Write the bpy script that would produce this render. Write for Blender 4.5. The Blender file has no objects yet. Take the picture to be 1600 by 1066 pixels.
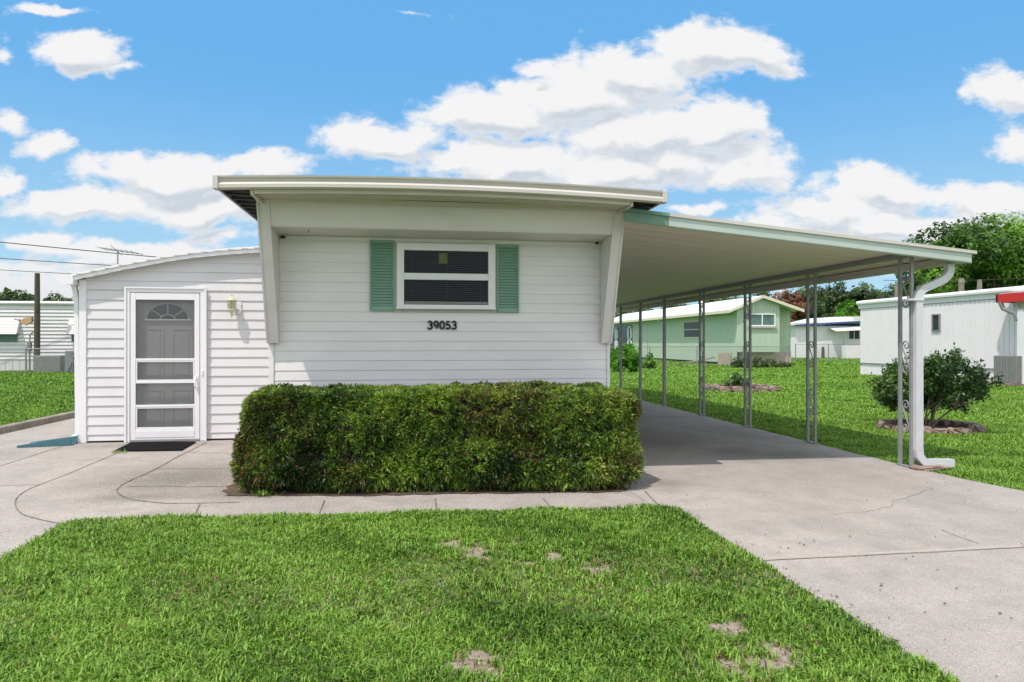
import bpy, math, random
import numpy as np
from mathutils import Vector
R = math.radians
random.seed(7)
rng = np.random.default_rng(11)
scene = bpy.context.scene

# ------------------------------------------------------------------ camera
F = 1067.0                       # focal length in photo pixels (1600 wide)
HC = 1.38                        # eye height
YAW = R(8.53); CS, SN = math.cos(YAW), math.sin(YAW)
HZ = 535.6                       # horizon row
cam_d = bpy.data.cameras.new("camera")
cam = bpy.data.objects.new("camera", cam_d)
scene.collection.objects.link(cam)
cam.location = (0, 0, HC)
cam.rotation_euler = (R(90), 0, -YAW)
cam_d.sensor_width = 36; cam_d.lens = 36 * F / 1600
cam_d.shift_y = (HZ - 533) / 1600
cam_d.clip_start = 0.05; cam_d.clip_end = 3000
scene.camera = cam

# ------------------------------------------------------------------ light
SA, SB = 0.38, 0.37              # ground shift of a shadow per metre of height (x, y)
SKY_STRENGTH = 0.12
sun_d = bpy.data.lights.new("sun", 'SUN'); sun_d.energy = 3.6; sun_d.angle = R(0.53)
sun_d.color = (1.0, 0.955, 0.88)
sun = bpy.data.objects.new("sun", sun_d); scene.collection.objects.link(sun)
sun.rotation_euler = Vector((SA, SB, -1)).to_track_quat('-Z', 'Y').to_euler()
sun.location = (-10, -10, 30)
sun_elev = math.atan2(1, math.hypot(SA, SB)); sun_az = math.atan2(-SA, -SB)   # azimuth from +Y, clockwise
scene.view_settings.view_transform = 'Standard'
scene.view_settings.look = 'None'
scene.view_settings.exposure = 0.08
scene.view_settings.gamma = 1.0

# ------------------------------------------------------------------ world: sky and cumulus by direction
world = bpy.data.worlds.new("World"); scene.world = world; world.use_nodes = True
def build_world():
    nt = world.node_tree; N = nt.nodes; L = nt.links
    N.clear()
    def math_(op, a, b=None, c=None, clamp=False, t=None):
        tr = t or nt
        n = tr.nodes.new('ShaderNodeMath'); n.operation = op; n.use_clamp = clamp
        for i, v in enumerate((a, b, c)):
            if v is None: continue
            if isinstance(v, (int, float)): n.inputs[i].default_value = v
            else: tr.links.new(v, n.inputs[i])
        return n.outputs[0]
    # cloud field group: (u, v) plane coordinates -> density
    groups_ = []
    for soft in (False, True):
        g = bpy.data.node_groups.new("cloud_field", 'ShaderNodeTree'); groups_.append(g)
        g.interface.new_socket("p", in_out='INPUT', socket_type='NodeSocketVector')
        g.interface.new_socket("density", in_out='OUTPUT', socket_type='NodeSocketFloat')
        gi = g.nodes.new('NodeGroupInput'); go = g.nodes.new('NodeGroupOutput')
        def vm(op, a, b=None, sc=None):
            n = g.nodes.new('ShaderNodeVectorMath'); n.operation = op
            for i, v in enumerate((a, b)):
                if v is None: continue
                if isinstance(v, (tuple, list)): n.inputs[i].default_value = v
                else: g.links.new(v, n.inputs[i])
            if sc is not None: n.inputs['Scale'].default_value = sc
            return n
        P = gi.outputs[0]
        wn = g.nodes.new('ShaderNodeTexNoise'); wn.inputs['Scale'].default_value = 7; wn.inputs['Detail'].default_value = 4
        g.links.new(P, wn.inputs['Vector'])
        w = vm('SUBTRACT', wn.outputs['Color'], (.5, .5, .5)).outputs[0]
        w = vm('SCALE', w, sc=.095).outputs[0]
        P2 = vm('ADD', P, w).outputs[0]
        blobs = [(1120,78,118,50),(1195,98,58,36),(985,98,120,52),(838,104,60,20),(900,150,190,52),(760,190,150,48),
                 (610,212,120,38),(535,212,58,30),(1000,200,150,64),(1110,195,80,52),(1060,245,150,55),(810,255,170,44),(1150,272,88,34),
                 (960,262,200,42),
                 (260,272,175,42),(425,258,82,42),(130,318,145,30),(330,322,160,34),(20,275,40,22),
                 (120,75,80,38),(4,72,26,20),(190,97,30,9),(90,3,70,10),(10,172,28,17),(78,217,42,20),
                 (200,388,170,22),(60,372,90,18),(345,366,50,15),(40,455,220,36),(700,420,900,24),
                 (1395,300,140,48),(1290,335,120,30),(1550,315,110,44),(1380,362,300,30),(1572,140,62,34),(1600,222,56,34),
                 (1100,321,60,12),(1320,400,380,22),(640,16,30,5),
                 (-250,150,200,60),(-350,330,220,60),(1900,160,180,60),(2100,330,220,60),(600,-400,300,120),(1400,-500,300,120),(100,-350,260,90)]
        acc = None
        for (bx, by, rx, ry) in blobs:
            c = ((bx-800)/F, (HZ-by)/F, 0)
            d = vm('SUBTRACT', P2, c).outputs[0]
            d = vm('MULTIPLY', d, (F/rx, F/ry, 0)).outputs[0]
            ln = vm('LENGTH', d).outputs['Value']
            v = math_('MULTIPLY', math_('SUBTRACT', 1.0, ln, t=g), max(.38, min(1., (rx+ry)/110.)), t=g)
            acc = v if acc is None else math_('SMOOTH_MAX', acc, v, .12, t=g)
        def noise(scale, detail, rough, stretch=1.6):
            mp = vm('MULTIPLY', P, (1, stretch, 1)).outputs[0]
            n = g.nodes.new('ShaderNodeTexNoise'); n.inputs['Scale'].default_value = scale
            n.inputs['Detail'].default_value = detail; n.inputs['Roughness'].default_value = rough
            g.links.new(mp, n.inputs['Vector']); return n.outputs[0]
        n1 = noise(9, 4.5 if soft else 9, .55 if soft else .62)
        n2 = noise(26, 6, .6)
        a = math_('SUBTRACT', n1, .5, t=g); a = math_('MULTIPLY', a, 2.0, t=g)
        b = math_('SUBTRACT', n2, .5, t=g); b = math_('MULTIPLY', b, .15 if soft else .8, t=g)
        s = math_('ADD', acc, a, t=g); s = math_('ADD', s, b, t=g)
        s = math_('ADD', s, .06, t=g)
        g.links.new(s, go.inputs[0])
    tc = N.new('ShaderNodeTexCoord')
    sx = N.new('ShaderNodeSeparateXYZ'); L.new(tc.outputs['Generated'], sx.inputs[0])
    X, Y, Z = sx.outputs
    dep = math_('ADD', math_('MULTIPLY', X, SN), math_('MULTIPLY', Y, CS))
    dep = math_('MAXIMUM', math_('ABSOLUTE', dep), .08)
    lat = math_('SUBTRACT', math_('MULTIPLY', X, CS), math_('MULTIPLY', Y, SN))
    u = math_('DIVIDE', lat, dep); v = math_('DIVIDE', Z, dep)
    cb = N.new('ShaderNodeCombineXYZ'); L.new(u, cb.inputs[0]); L.new(v, cb.inputs[1])
    def field(off, k=0):
        ad = N.new('ShaderNodeVectorMath'); ad.operation = 'ADD'; L.new(cb.outputs[0], ad.inputs[0]); ad.inputs[1].default_value = off
        gn = N.new('ShaderNodeGroup'); gn.node_tree = groups_[k]; L.new(ad.outputs[0], gn.inputs[0]); return gn.outputs[0]
    d0 = field((0, 0, 0)); e0 = field((0, 0, 0), 1); d1 = field((-.010, .026, 0), 1)
    def rng_(val, a, b, lo=0., hi=1., smooth=True):
        m = N.new('ShaderNodeMapRange'); m.interpolation_type = 'SMOOTHSTEP' if smooth else 'LINEAR'
        m.clamp = True if hasattr(m, 'clamp') else True
        L.new(val, m.inputs[0]); m.inputs[1].default_value = a; m.inputs[2].default_value = b
        m.inputs[3].default_value = lo; m.inputs[4].default_value = hi; return m.outputs[0]
    mask = rng_(d0, -.06, .42)
    above = rng_(v, -.004, .03); mask = math_('MULTIPLY', mask, above)
    diff = math_('SUBTRACT', d1, e0)
    shade = rng_(diff, -.16, .36)            # 1 = underside
    thick = rng_(d0, .12, .60)
    shade = math_('MULTIPLY', shade, math_('ADD', math_('MULTIPLY', thick, .75), .25))
    low = rng_(v, .03, .16, 1, 0)            # far clouds near the horizon are greyer
    shade = math_('MAXIMUM', shade, math_('MULTIPLY', low, .45))
    mc = N.new('ShaderNodeMix'); mc.data_type = 'RGBA'
    L.new(shade, mc.inputs['Factor'])
    K = 1/SKY_STRENGTH
    mc.inputs['A'].default_value = (.86*K, .86*K, .87*K, 1)
    mc.inputs['B'].default_value = (.575*K, .63*K, .695*K, 1)
    sky = N.new('ShaderNodeTexSky'); sky.sky_type = 'NISHITA'; sky.sun_disc = False
    sky.sun_elevation = sun_elev; sky.sun_rotation = sun_az
    sky.air_density = 1.0; sky.dust_density = .4; sky.ozone_density = 1.2
    tint = N.new('ShaderNodeMix'); tint.data_type = 'RGBA'; tint.blend_type = 'MULTIPLY'; tint.inputs['Factor'].default_value = 1
    L.new(sky.outputs[0], tint.inputs['A']); tint.inputs['B'].default_value = SKYTINT
    ev = N.new('ShaderNodeMix'); ev.data_type = 'RGBA'; ev.inputs['Factor'].default_value = .85
    L.new(tint.outputs['Result'], ev.inputs['A'])
    grad = N.new('ShaderNodeMix'); grad.data_type = 'RGBA'; L.new(rng_(Z, .02, .38), grad.inputs['Factor'])
    grad.inputs['A'].default_value = (.44*K, .70*K, .88*K, 1); grad.inputs['B'].default_value = (.145*K, .455*K, .86*K, 1)
    L.new(grad.outputs['Result'], ev.inputs['B'])
    # broken cloud cover added out of view, overhead and behind, for neutral fill
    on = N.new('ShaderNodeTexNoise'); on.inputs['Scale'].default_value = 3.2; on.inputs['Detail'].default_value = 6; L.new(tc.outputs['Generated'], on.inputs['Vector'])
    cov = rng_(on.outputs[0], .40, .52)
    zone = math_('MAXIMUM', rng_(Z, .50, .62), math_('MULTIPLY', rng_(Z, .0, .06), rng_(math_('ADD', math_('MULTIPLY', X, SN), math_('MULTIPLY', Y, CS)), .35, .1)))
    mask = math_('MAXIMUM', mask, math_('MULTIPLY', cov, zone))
    mx = N.new('ShaderNodeMix'); mx.data_type = 'RGBA'
    L.new(mask, mx.inputs['Factor']); L.new(ev.outputs['Result'], mx.inputs['A']); L.new(mc.outputs['Result'], mx.inputs['B'])
    bo = math_('ADD', 1.0, math_('MULTIPLY', math_('MULTIPLY', cov, zone), .75))   # added unseen clouds boosted to lift the fill on shaded walls
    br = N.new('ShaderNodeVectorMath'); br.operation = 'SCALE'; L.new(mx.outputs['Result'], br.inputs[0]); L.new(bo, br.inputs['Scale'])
    bg = N.new('ShaderNodeBackground'); bg.inputs['Strength'].default_value = SKY_STRENGTH
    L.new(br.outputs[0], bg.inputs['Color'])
    out = N.new('ShaderNodeOutputWorld'); L.new(bg.outputs[0], out.inputs[0])
SKYTINT = (.80, .97, 1.0, 1)
build_world()

# ------------------------------------------------------------------ measuring helpers (photo ray -> real point)
def at_d(px, py, d):
    xc = (px-800)/F*d
    return Vector((xc*CS + d*SN, -xc*SN + d*CS, HC - (py-HZ)/F*d))
def G(px, py, z=0.0):
    return at_d(px, py, (HC-z)*F/(py-HZ))
def at_y(px, py, Y):
    u = (px-800)/F; return at_d(px, py, Y/(CS-u*SN))
def at_x(px, py, X):
    u = (px-800)/F; return at_d(px, py, X/(u*CS+SN))

# ------------------------------------------------------------------ object helpers
def tag(o, label=None, cat=None, group=None, kind=None):
    if label: o['label'] = label
    if cat: o['category'] = cat
    if group: o['group'] = group
    if kind: o['kind'] = kind
    return o
def empty(name, loc, label, cat, group=None):
    o = bpy.data.objects.new(name, None); scene.collection.objects.link(o)
    o.location = loc; o.empty_display_size = .2
    return tag(o, label, cat, group)
class MB:
    def __init__(s): s.v = []; s.f = []; s.smooth = False
    def add(s, vs, fs):
        b = len(s.v); s.v += [tuple(v) for v in vs]; s.f += [tuple(i+b for i in f) for f in fs]; return s
    def quad(s, a, b, c, d): return s.add([a, b, c, d], [(0, 1, 2, 3)])
    def box(s, x0, x1, y0, y1, z0, z1, bev=0.0):
        if x0 > x1: x0, x1 = x1, x0
        if y0 > y1: y0, y1 = y1, y0
        if z0 > z1: z0, z1 = z1, z0
        if bev <= 0:
            vs = [(x0,y0,z0),(x1,y0,z0),(x1,y1,z0),(x0,y1,z0),(x0,y0,z1),(x1,y0,z1),(x1,y1,z1),(x0,y1,z1)]
            return s.add(vs, [(0,3,2,1),(4,5,6,7),(0,1,5,4),(1,2,6,5),(2,3,7,6),(3,0,4,7)])
        b = min(bev, (x1-x0)*.45, (y1-y0)*.45, (z1-z0)*.45)
        import bmesh
        bm = bmesh.new(); r = bmesh.ops.create_cube(bm, size=1)
        for v in bm.verts:
            v.co = ((x0+x1)/2+v.co.x*(x1-x0), (y0+y1)/2+v.co.y*(y1-y0), (z0+z1)/2+v.co.z*(z1-z0))
        bmesh.ops.bevel(bm, geom=bm.edges[:], offset=b, segments=1, affect='EDGES')
        bm.verts.index_update()
        s.add([v.co[:] for v in bm.verts], [tuple(v.index for v in f.verts) for f in bm.faces]); bm.free(); return s
    def prism(s, prof, axis, a, b):
        """prof: closed 2D polygon; axis 'x': prof=(y,z); 'y': prof=(x,z); 'z': prof=(x,y)"""
        def p(q, t): return {'x': (t, q[0], q[1]), 'y': (q[0], t, q[1]), 'z': (q[0], q[1], t)}[axis]
        n = len(prof); vs = [p(q, a) for q in prof] + [p(q, b) for q in prof]
        fs = [tuple(range(n))[::-1], tuple(range(n, 2*n))] + [(i, (i+1) % n, n+(i+1) % n, n+i) for i in range(n)]
        return s.add(vs, fs)
    def tube(s, pts, r, n=8, cap=True):
        pts = [Vector(p) for p in pts]; m = len(pts)
        rs = r if isinstance(r, (list, tuple)) else [r]*m
        up = Vector((0, 0, 1)); prev = None; vs = []
        for i, p in enumerate(pts):
            t = (pts[min(i+1, m-1)] - pts[max(i-1, 0)])
            t = t.normalized() if t.length > 1e-9 else Vector((0, 0, 1))
            if prev is None:
                a = t.cross(up if abs(t.z) < .95 else Vector((1, 0, 0))).normalized()
            else:
                a = prev - t*prev.dot(t); a = a.normalized() if a.length > 1e-6 else t.orthogonal().normalized()
            prev = a; b = t.cross(a)
            for k in range(n):
                q = 2*math.pi*k/n; vs.append(p + (a*math.cos(q) + b*math.sin(q))*rs[i])
        fs = [(i*n+k, i*n+(k+1) % n, (i+1)*n+(k+1) % n, (i+1)*n+k) for i in range(m-1) for k in range(n)]
        if cap: fs += [tuple(range(n))[::-1], tuple(range((m-1)*n, m*n))]
        return s.add(vs, fs)
    def sweep(s, pts, nrm, wn, wi):
        """rectangular pipe along pts lying in the plane with normal nrm"""
        pts = [Vector(p) for p in pts]; nrm = Vector(nrm).normalized(); vs = []; m = len(pts)
        for i, p in enumerate(pts):
            t = (pts[min(i+1, m-1)] - pts[max(i-1, 0)]).normalized(); q = t.cross(nrm).normalized()
            for a, b in ((-1, -1), (1, -1), (1, 1), (-1, 1)): vs.append(p + nrm*a*wn/2 + q*b*wi/2)
        fs = [(i*4+k, i*4+(k+1) % 4, (i+1)*4+(k+1) % 4, (i+1)*4+k) for i in range(m-1) for k in range(4)]
        return s.add(vs, fs + [(3, 2, 1, 0), tuple((m-1)*4+k for k in range(4))])
    def lathe(s, cx, cy, prof, n=16):
        vs = [(cx+r*math.cos(2*math.pi*k/n), cy+r*math.sin(2*math.pi*k/n), z) for r, z in prof for k in range(n)]
        m = len(prof)
        fs = [(i*n+k, i*n+(k+1) % n, (i+1)*n+(k+1) % n, (i+1)*n+k) for i in range(m-1) for k in range(n)]
        return s.add(vs, fs + [tuple(range(n))[::-1], tuple(range((m-1)*n, m*n))])
    def build(s, name, mat, parent=None, smooth=False, label=None):
        me = bpy.data.meshes.new(name); me.from_pydata(s.v, [], s.f); me.materials.append(mat)
        if smooth:
            for p in me.polygons: p.use_smooth = True
        me.update()
        o = bpy.data.objects.new(name, me); scene.collection.objects.link(o)
        if parent is not None:
            o.parent = parent
            org = Vector((0, 0, 0)); q = parent
            while q is not None: org = org + q.location; q = q.parent
            if org.length > 0: me.transform(__import__('mathutils').Matrix.Translation(-org))
        if label: o['label'] = label
        return o
def build_pieces(mb, name, mat_, parent=None):
    key = {}; par = list(range(len(mb.v)))
    def find(a):
        while par[a] != a: par[a] = par[par[a]]; a = par[a]
        return a
    for i, v in enumerate(mb.v):
        k = tuple(round(c, 5) for c in v)
        if k in key: par[find(i)] = find(key[k])
        else: key[k] = i
    for f in mb.f:
        for q in f[1:]: par[find(q)] = find(f[0])
    groups = {}
    for f in mb.f: groups.setdefault(find(f[0]), []).append(f)
    out = []
    for fs in groups.values():
        ids = sorted({q for f in fs for q in f}); mp = {q: i for i, q in enumerate(ids)}
        p = MB(); p.v = [mb.v[q] for q in ids]; p.f = [tuple(mp[q] for q in f) for f in fs]; out.append(p.build(name, mat_, parent))
    return out
def np_mesh(name, verts, faces4, mat, tint=None, faces3=None, parent=None):
    """verts (n,3); faces4 (m,4); faces3 (k,3); tint: per-vertex float"""
    if parent is not None: verts = verts - np.array(parent.location)[None, :]
    me = bpy.data.meshes.new(name)
    n4 = len(faces4); n3 = 0 if faces3 is None else len(faces3)
    me.vertices.add(len(verts)); me.vertices.foreach_set('co', verts.astype(np.float32).ravel())
    loops = faces4.ravel() if n3 == 0 else np.concatenate([faces4.ravel(), faces3.ravel()])
    me.loops.add(len(loops)); me.loops.foreach_set('vertex_index', loops.astype(np.int32))
    starts = np.arange(n4)*4
    tot = np.full(n4, 4)
    if n3: starts = np.concatenate([starts, n4*4+np.arange(n3)*3]); tot = np.concatenate([tot, np.full(n3, 3)])
    me.polygons.add(n4+n3); me.polygons.foreach_set('loop_start', starts.astype(np.int32))
    try: me.polygons.foreach_set('loop_total', tot.astype(np.int32))
    except Exception: pass
    if tint is not None:
        a = me.attributes.new('tint', 'FLOAT', 'POINT'); a.data.foreach_set('value', tint.astype(np.float32))
    me.materials.append(mat); me.update(calc_edges=True); me.validate()
    o = bpy.data.objects.new(name, me); scene.collection.objects.link(o)
    if parent is not None: o.parent = parent
    return o

# ------------------------------------------------------------------ materials
def nodes_of(m): m.use_nodes = True; return m.node_tree
def mat(name, col, rough=.6, var=.06, scale=4., bump=0., bscale=60., col2=None, c2lo=.5, c2hi=.75, metallic=0., spec=.5, stretch=(1,1,1)):
    m = bpy.data.materials.new(name); nt = nodes_of(m); N = nt.nodes; L = nt.links
    p = N['Principled BSDF']; p.inputs['Roughness'].default_value = rough; p.inputs['Metallic'].default_value = metallic
    p.inputs['Specular IOR Level'].default_value = spec
    tc = N.new('ShaderNodeTexCoord'); mp = N.new('ShaderNodeMapping'); mp.inputs['Scale'].default_value = stretch
    L.new(tc.outputs['Object'], mp.inputs[0])
    n1 = N.new('ShaderNodeTexNoise'); n1.inputs['Scale'].default_value = scale; n1.inputs['Detail'].default_value = 6
    n1.inputs['Roughness'].default_value = .6; L.new(mp.outputs[0], n1.inputs['Vector'])
    cr = N.new('ShaderNodeValToRGB'); e = cr.color_ramp.elements
    e[0].position = .3; e[1].position = .7
    e[0].color = tuple(max(0, c*(1-var)) for c in col) + (1,); e[1].color = tuple(min(1, c*(1+var)) for c in col) + (1,)
    L.new(n1.outputs[0], cr.inputs[0]); out = cr.outputs[0]
    if col2 is not None:
        n2 = N.new('ShaderNodeTexNoise'); n2.inputs['Scale'].default_value = scale*.45; n2.inputs['Detail'].default_value = 8
        n2.inputs['Roughness'].default_value = .68
        L.new(mp.outputs[0], n2.inputs['Vector'])
        mr = N.new('ShaderNodeMapRange'); mr.inputs[1].default_value = c2lo; mr.inputs[2].default_value = c2hi
        L.new(n2.outputs[0], mr.inputs[0])
        mx = N.new('ShaderNodeMix'); mx.data_type = 'RGBA'; L.new(mr.outputs[0], mx.inputs['Factor'])
        L.new(out, mx.inputs['A']); mx.inputs['B'].default_value = tuple(col2)+(1,); out = mx.outputs['Result']
    L.new(out, p.inputs['Base Color'])
    if bump > 0:
        n3 = N.new('ShaderNodeTexNoise'); n3.inputs['Scale'].default_value = bscale; n3.inputs['Detail'].default_value = 4
        L.new(tc.outputs['Object'], n3.inputs['Vector'])
        bp = N.new('ShaderNodeBump'); bp.inputs['Strength'].default_value = bump; bp.inputs['Distance'].default_value = .01
        L.new(n3.outputs[0], bp.inputs['Height']); L.new(bp.outputs[0], p.inputs['Normal'])
    return m
def leaf_mat(name, stops, trans=.35, rough=.55, spec=.3):
    m = bpy.data.materials.new(name); nt = nodes_of(m); N = nt.nodes; L = nt.links
    p = N['Principled BSDF']; p.inputs['Roughness'].default_value = rough; p.inputs['Specular IOR Level'].default_value = spec
    at = N.new('ShaderNodeAttribute'); at.attribute_name = 'tint'
    cr = N.new('ShaderNodeValToRGB'); el = cr.color_ramp.elements
    while len(el) < len(stops): el.new(.5)
    for i, (pos, c) in enumerate(stops): el[i].position = pos; el[i].color = tuple(c)+(1,)
    L.new(at.outputs['Fac'], cr.inputs[0]); L.new(cr.outputs[0], p.inputs['Base Color'])
    tr = N.new('ShaderNodeBsdfTranslucent')
    br = N.new('ShaderNodeMix'); br.data_type = 'RGBA'; br.blend_type = 'MULTIPLY'; br.inputs['Factor'].default_value = 1
    L.new(cr.outputs[0], br.inputs['A']); br.inputs['B'].default_value = (1.2, 1.25, .6, 1); L.new(br.outputs['Result'], tr.inputs[0])
    ms = N.new('ShaderNodeMixShader'); ms.inputs[0].default_value = trans
    L.new(p.outputs[0], ms.inputs[1]); L.new(tr.outputs[0], ms.inputs[2])
    L.new(ms.outputs[0], N['Material Output'].inputs[0]); return m
def see_through(name, col, alpha, rough=.4, metallic=0.):
    m = bpy.data.materials.new(name); nt = nodes_of(m); N = nt.nodes; L = nt.links
    p = N['Principled BSDF']; p.inputs['Base Color'].default_value = tuple(col)+(1,); p.inputs['Roughness'].default_value = rough
    t = N.new('ShaderNodeBsdfTransparent'); ms = N.new('ShaderNodeMixShader'); ms.inputs[0].default_value = alpha
    L.new(t.outputs[0], ms.inputs[1]); L.new(p.outputs[0], ms.inputs[2]); L.new(ms.outputs[0], N['Material Output'].inputs[0]); return m
def glass_mat(name, tint=(.75, .8, .82), refl=.12):
    m = bpy.data.materials.new(name); nt = nodes_of(m); N = nt.nodes; L = nt.links
    N.remove(N['Principled BSDF'])
    t = N.new('ShaderNodeBsdfTransparent'); t.inputs[0].default_value = tuple(tint)+(1,)
    g = N.new('ShaderNodeBsdfGlossy'); g.inputs['Roughness'].default_value = .03
    fr = N.new('ShaderNodeFresnel'); fr.inputs[0].default_value = 1.5
    ad = N.new('ShaderNodeMath'); ad.operation = 'ADD'; ad.inputs[1].default_value = refl*.3; L.new(fr.outputs[0], ad.inputs[0])
    ms = N.new('ShaderNodeMixShader'); L.new(ad.outputs[0], ms.inputs[0])
    L.new(t.outputs[0], ms.inputs[1]); L.new(g.outputs[0], ms.inputs[2]); L.new(ms.outputs[0], N['Material Output'].inputs[0]); return m

def concrete_mat():
    m = bpy.data.materials.new("concrete"); nt = nodes_of(m); N = nt.nodes; L = nt.links
    p = N['Principled BSDF']; p.inputs['Roughness'].default_value = .85; p.inputs['Specular IOR Level'].default_value = .25
    tc = N.new('ShaderNodeTexCoord'); V = tc.outputs['Object']
    def nz(s, d=6, r=.6, src=V):
        n = N.new('ShaderNodeTexNoise'); n.inputs['Scale'].default_value = s; n.inputs['Detail'].default_value = d
        n.inputs['Roughness'].default_value = r; L.new(src, n.inputs['Vector']); return n.outputs[0]
    def mr(v, a, b, lo=0., hi=1.):
        n = N.new('ShaderNodeMapRange'); n.inputs[1].default_value = a; n.inputs[2].default_value = b
        n.inputs[3].default_value = lo; n.inputs[4].default_value = hi; L.new(v, n.inputs[0]); return n.outputs[0]
    def mixc(f, a, b, blend='MIX'):
        n = N.new('ShaderNodeMix'); n.data_type = 'RGBA'; n.blend_type = blend
        if isinstance(f, float): n.inputs['Factor'].default_value = f
        else: L.new(f, n.inputs['Factor'])
        for k, v in (('A', a), ('B', b)):
            if isinstance(v, tuple): n.inputs[k].default_value = v+(1,)
            else: L.new(v, n.inputs[k])
        return n.outputs['Result']
    c = mixc(mr(nz(.55, 6, .62), .35, .65), (.245, .198, .172), (.338, .280, .247))
    c = mixc(mr(nz(11, 6, .7), .38, .66), c, mixc(.35, c, (.20, .175, .15)))
    c = mixc(mr(nz(38, 4, .65), .42, .68), c, mixc(.30, c, (.50, .47, .43)))
    c = mixc(mr(nz(2.6, 8, .7), .42, .72), c, (.185, .155, .132))
    st = N.new('ShaderNodeMapping'); st.inputs['Scale'].default_value = (.35, 2.2, 1); st.inputs['Rotation'].default_value = (0, 0, .25); L.new(V, st.inputs[0])
    c = mixc(mr(nz(1.3, 7, .7, st.outputs[0]), .57, .78, 0, .55), c, (.235, .205, .175))
    at = N.new('ShaderNodeAttribute'); at.attribute_name = 'stain'
    dm = N.new('ShaderNodeMath'); dm.operation = 'MULTIPLY'; dm.use_clamp = True; L.new(at.outputs['Fac'], dm.inputs[0]); L.new(mr(nz(3.5, 8, .75), .22, .46), dm.inputs[1])
    c = mixc(dm.outputs[0], c, (.085, .066, .042))
    c = mixc(mr(nz(140, 3, .6), .35, .7), c, mixc(.5, c, (.56, .53, .50)))
    c = mixc(mr(nz(75, 2, .5), .62, .70, 0, .75), c, (.13, .11, .095))
    c = mixc(mr(nz(95, 1, .5), .70, .74, 0, .7), c, (.72, .69, .66))
    L.new(c, p.inputs['Base Color'])
    bp = N.new('ShaderNodeBump'); bp.inputs['Strength'].default_value = .35; bp.inputs['Distance'].default_value = .006
    L.new(nz(120, 5, .7), bp.inputs['Height']); L.new(bp.outputs[0], p.inputs['Normal'])
    return m

M = {}
M['vinyl'] = mat("white_vinyl", (.655, .625, .63), .5, .04, 2, .03, 25, spec=.3)
M['alu'] = mat("white_painted_aluminium", (.745, .695, .695), .45, .05, 3, .05, 12, col2=(.62, .61, .58), c2lo=.56, c2hi=.85, stretch=(.5, 1, 2.5))
M['ribbed'] = mat('ribbed_white_siding', (.78, .72, .74), .5, .03, 2)
M['trimw'] = mat("white_trim", (.76, .73, .74), .45, .02, 5)
M['brow'] = mat("brow_paint", (.70, .645, .635), .5, .04, 2.2, .05, 12, col2=(.50, .48, .42), c2lo=.58, c2hi=.9, stretch=(.7, 1, 2))
M['gutter'] = mat("aged_cream_gutter", (.56, .51, .465), .6, .07, 4, col2=(.46, .44, .38), c2lo=.5, c2hi=.8, stretch=(.4, 1, 3))
M['soffit'] = mat("aged_soffit", (.60, .55, .49), .6, .1, 5, col2=(.35, .31, .24), c2lo=.55, c2hi=.85, stretch=(.4, 2, 2))
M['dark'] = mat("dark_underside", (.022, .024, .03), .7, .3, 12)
M['roofw'] = mat("white_roof_coating", (.72, .72, .71), .5, .06, 2, col2=(.5, .49, .46), c2lo=.5, c2hi=.8)
M['sage'] = mat("pale_sage_paint", (.44, .50, .45), .45, .05, 5, col2=(.33, .42, .37), c2lo=.5, c2hi=.8, stretch=(.5, 1, 2))
M['sagedk'] = mat("sage_green_paint", (.14, .25, .18), .45, .06, 5)
M['shutter'] = mat("sage_green_shutter", (.20, .335, .26), .5, .05, 6)
M['ceil'] = mat("carport_pan", (.80, .70, .635), .45, .05, 1.4, .08, 4, col2=(.68, .58, .50), c2lo=.5, c2hi=.85, stretch=(.25, 3, 1))
M['post'] = mat("grey_post_paint", (.26, .26, .265), .4, .12, 9, col2=(.2, .19, .18), c2lo=.56, c2hi=.75)
M['beam'] = mat("grey_beam", (.24, .24, .23), .5, .08, 6)
M['down'] = mat("downspout_paint", (.58, .57, .59), .4, .05, 6, col2=(.45, .45, .44), c2lo=.58, c2hi=.8)
M['black'] = mat("black_plastic", (.012, .012, .013), .5, .2, 20)
M['rubber'] = mat("black_rubber", (.008, .008, .009), .95, .3, 30, .4, 200, spec=.08)
M['blueplastic'] = mat("teal_blue_plastic", (.05, .145, .175), .5, .1, 8)
M['concrete'] = concrete_mat()
M['kerb'] = mat("aged_kerb", (.27, .24, .20), .9, .2, 6, .5, 50, col2=(.13, .11, .085), c2lo=.45, c2hi=.7)
M['joint'] = mat("joint_dark", (.11, .088, .068), .95, .35, 14, col2=(.235, .198, .17), c2lo=.42, c2hi=.62)
M['jointl'] = mat("joint_light", (.36, .31, .275), .9, .12, 20, .3, 90)
M['soil'] = mat("soil", (.085, .055, .035), .95, .5, 14, .9, 60, col2=(.16, .09, .05), c2lo=.5, c2hi=.7)
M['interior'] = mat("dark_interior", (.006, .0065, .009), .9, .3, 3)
M['slat'] = mat("blind_slat", (.17, .175, .20), .5, .1, 6)
M['note'] = mat("yellow_green_card", (.55, .68, .08), .6, .05, 20)
M['glass'] = glass_mat("window_glass", (.62, .64, .68), -.09)
M['screen'] = see_through("door_screen", (.12, .12, .125), .58)
M['doorw'] = mat("white_door_paint", (.64, .63, .61), .5, .04, 6)
M['lampglass'] = glass_mat("lamp_glass", (.92, .90, .80), .3)
M['lampcream'] = mat("cream_lamp_metal", (.55, .50, .36), .4, .1, 20)
M['bulb'] = mat("bulb_glass", (.85, .83, .7), .25, .02, 5)
M['greenwall'] = mat("mint_green_siding", (.43, .52, .39), .6, .05, 3, col2=(.39, .48, .355), c2lo=.5, c2hi=.8)
M['cream'] = mat("cream_trim", (.66, .60, .45), .5, .05, 4)
M['pinkblock'] = mat("pinkish_block", (.42, .34, .29), .85, .15, 5, .4, 20)
M['winframe'] = mat("window_frame_white", (.78, .79, .78), .4, .03, 5)
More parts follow.
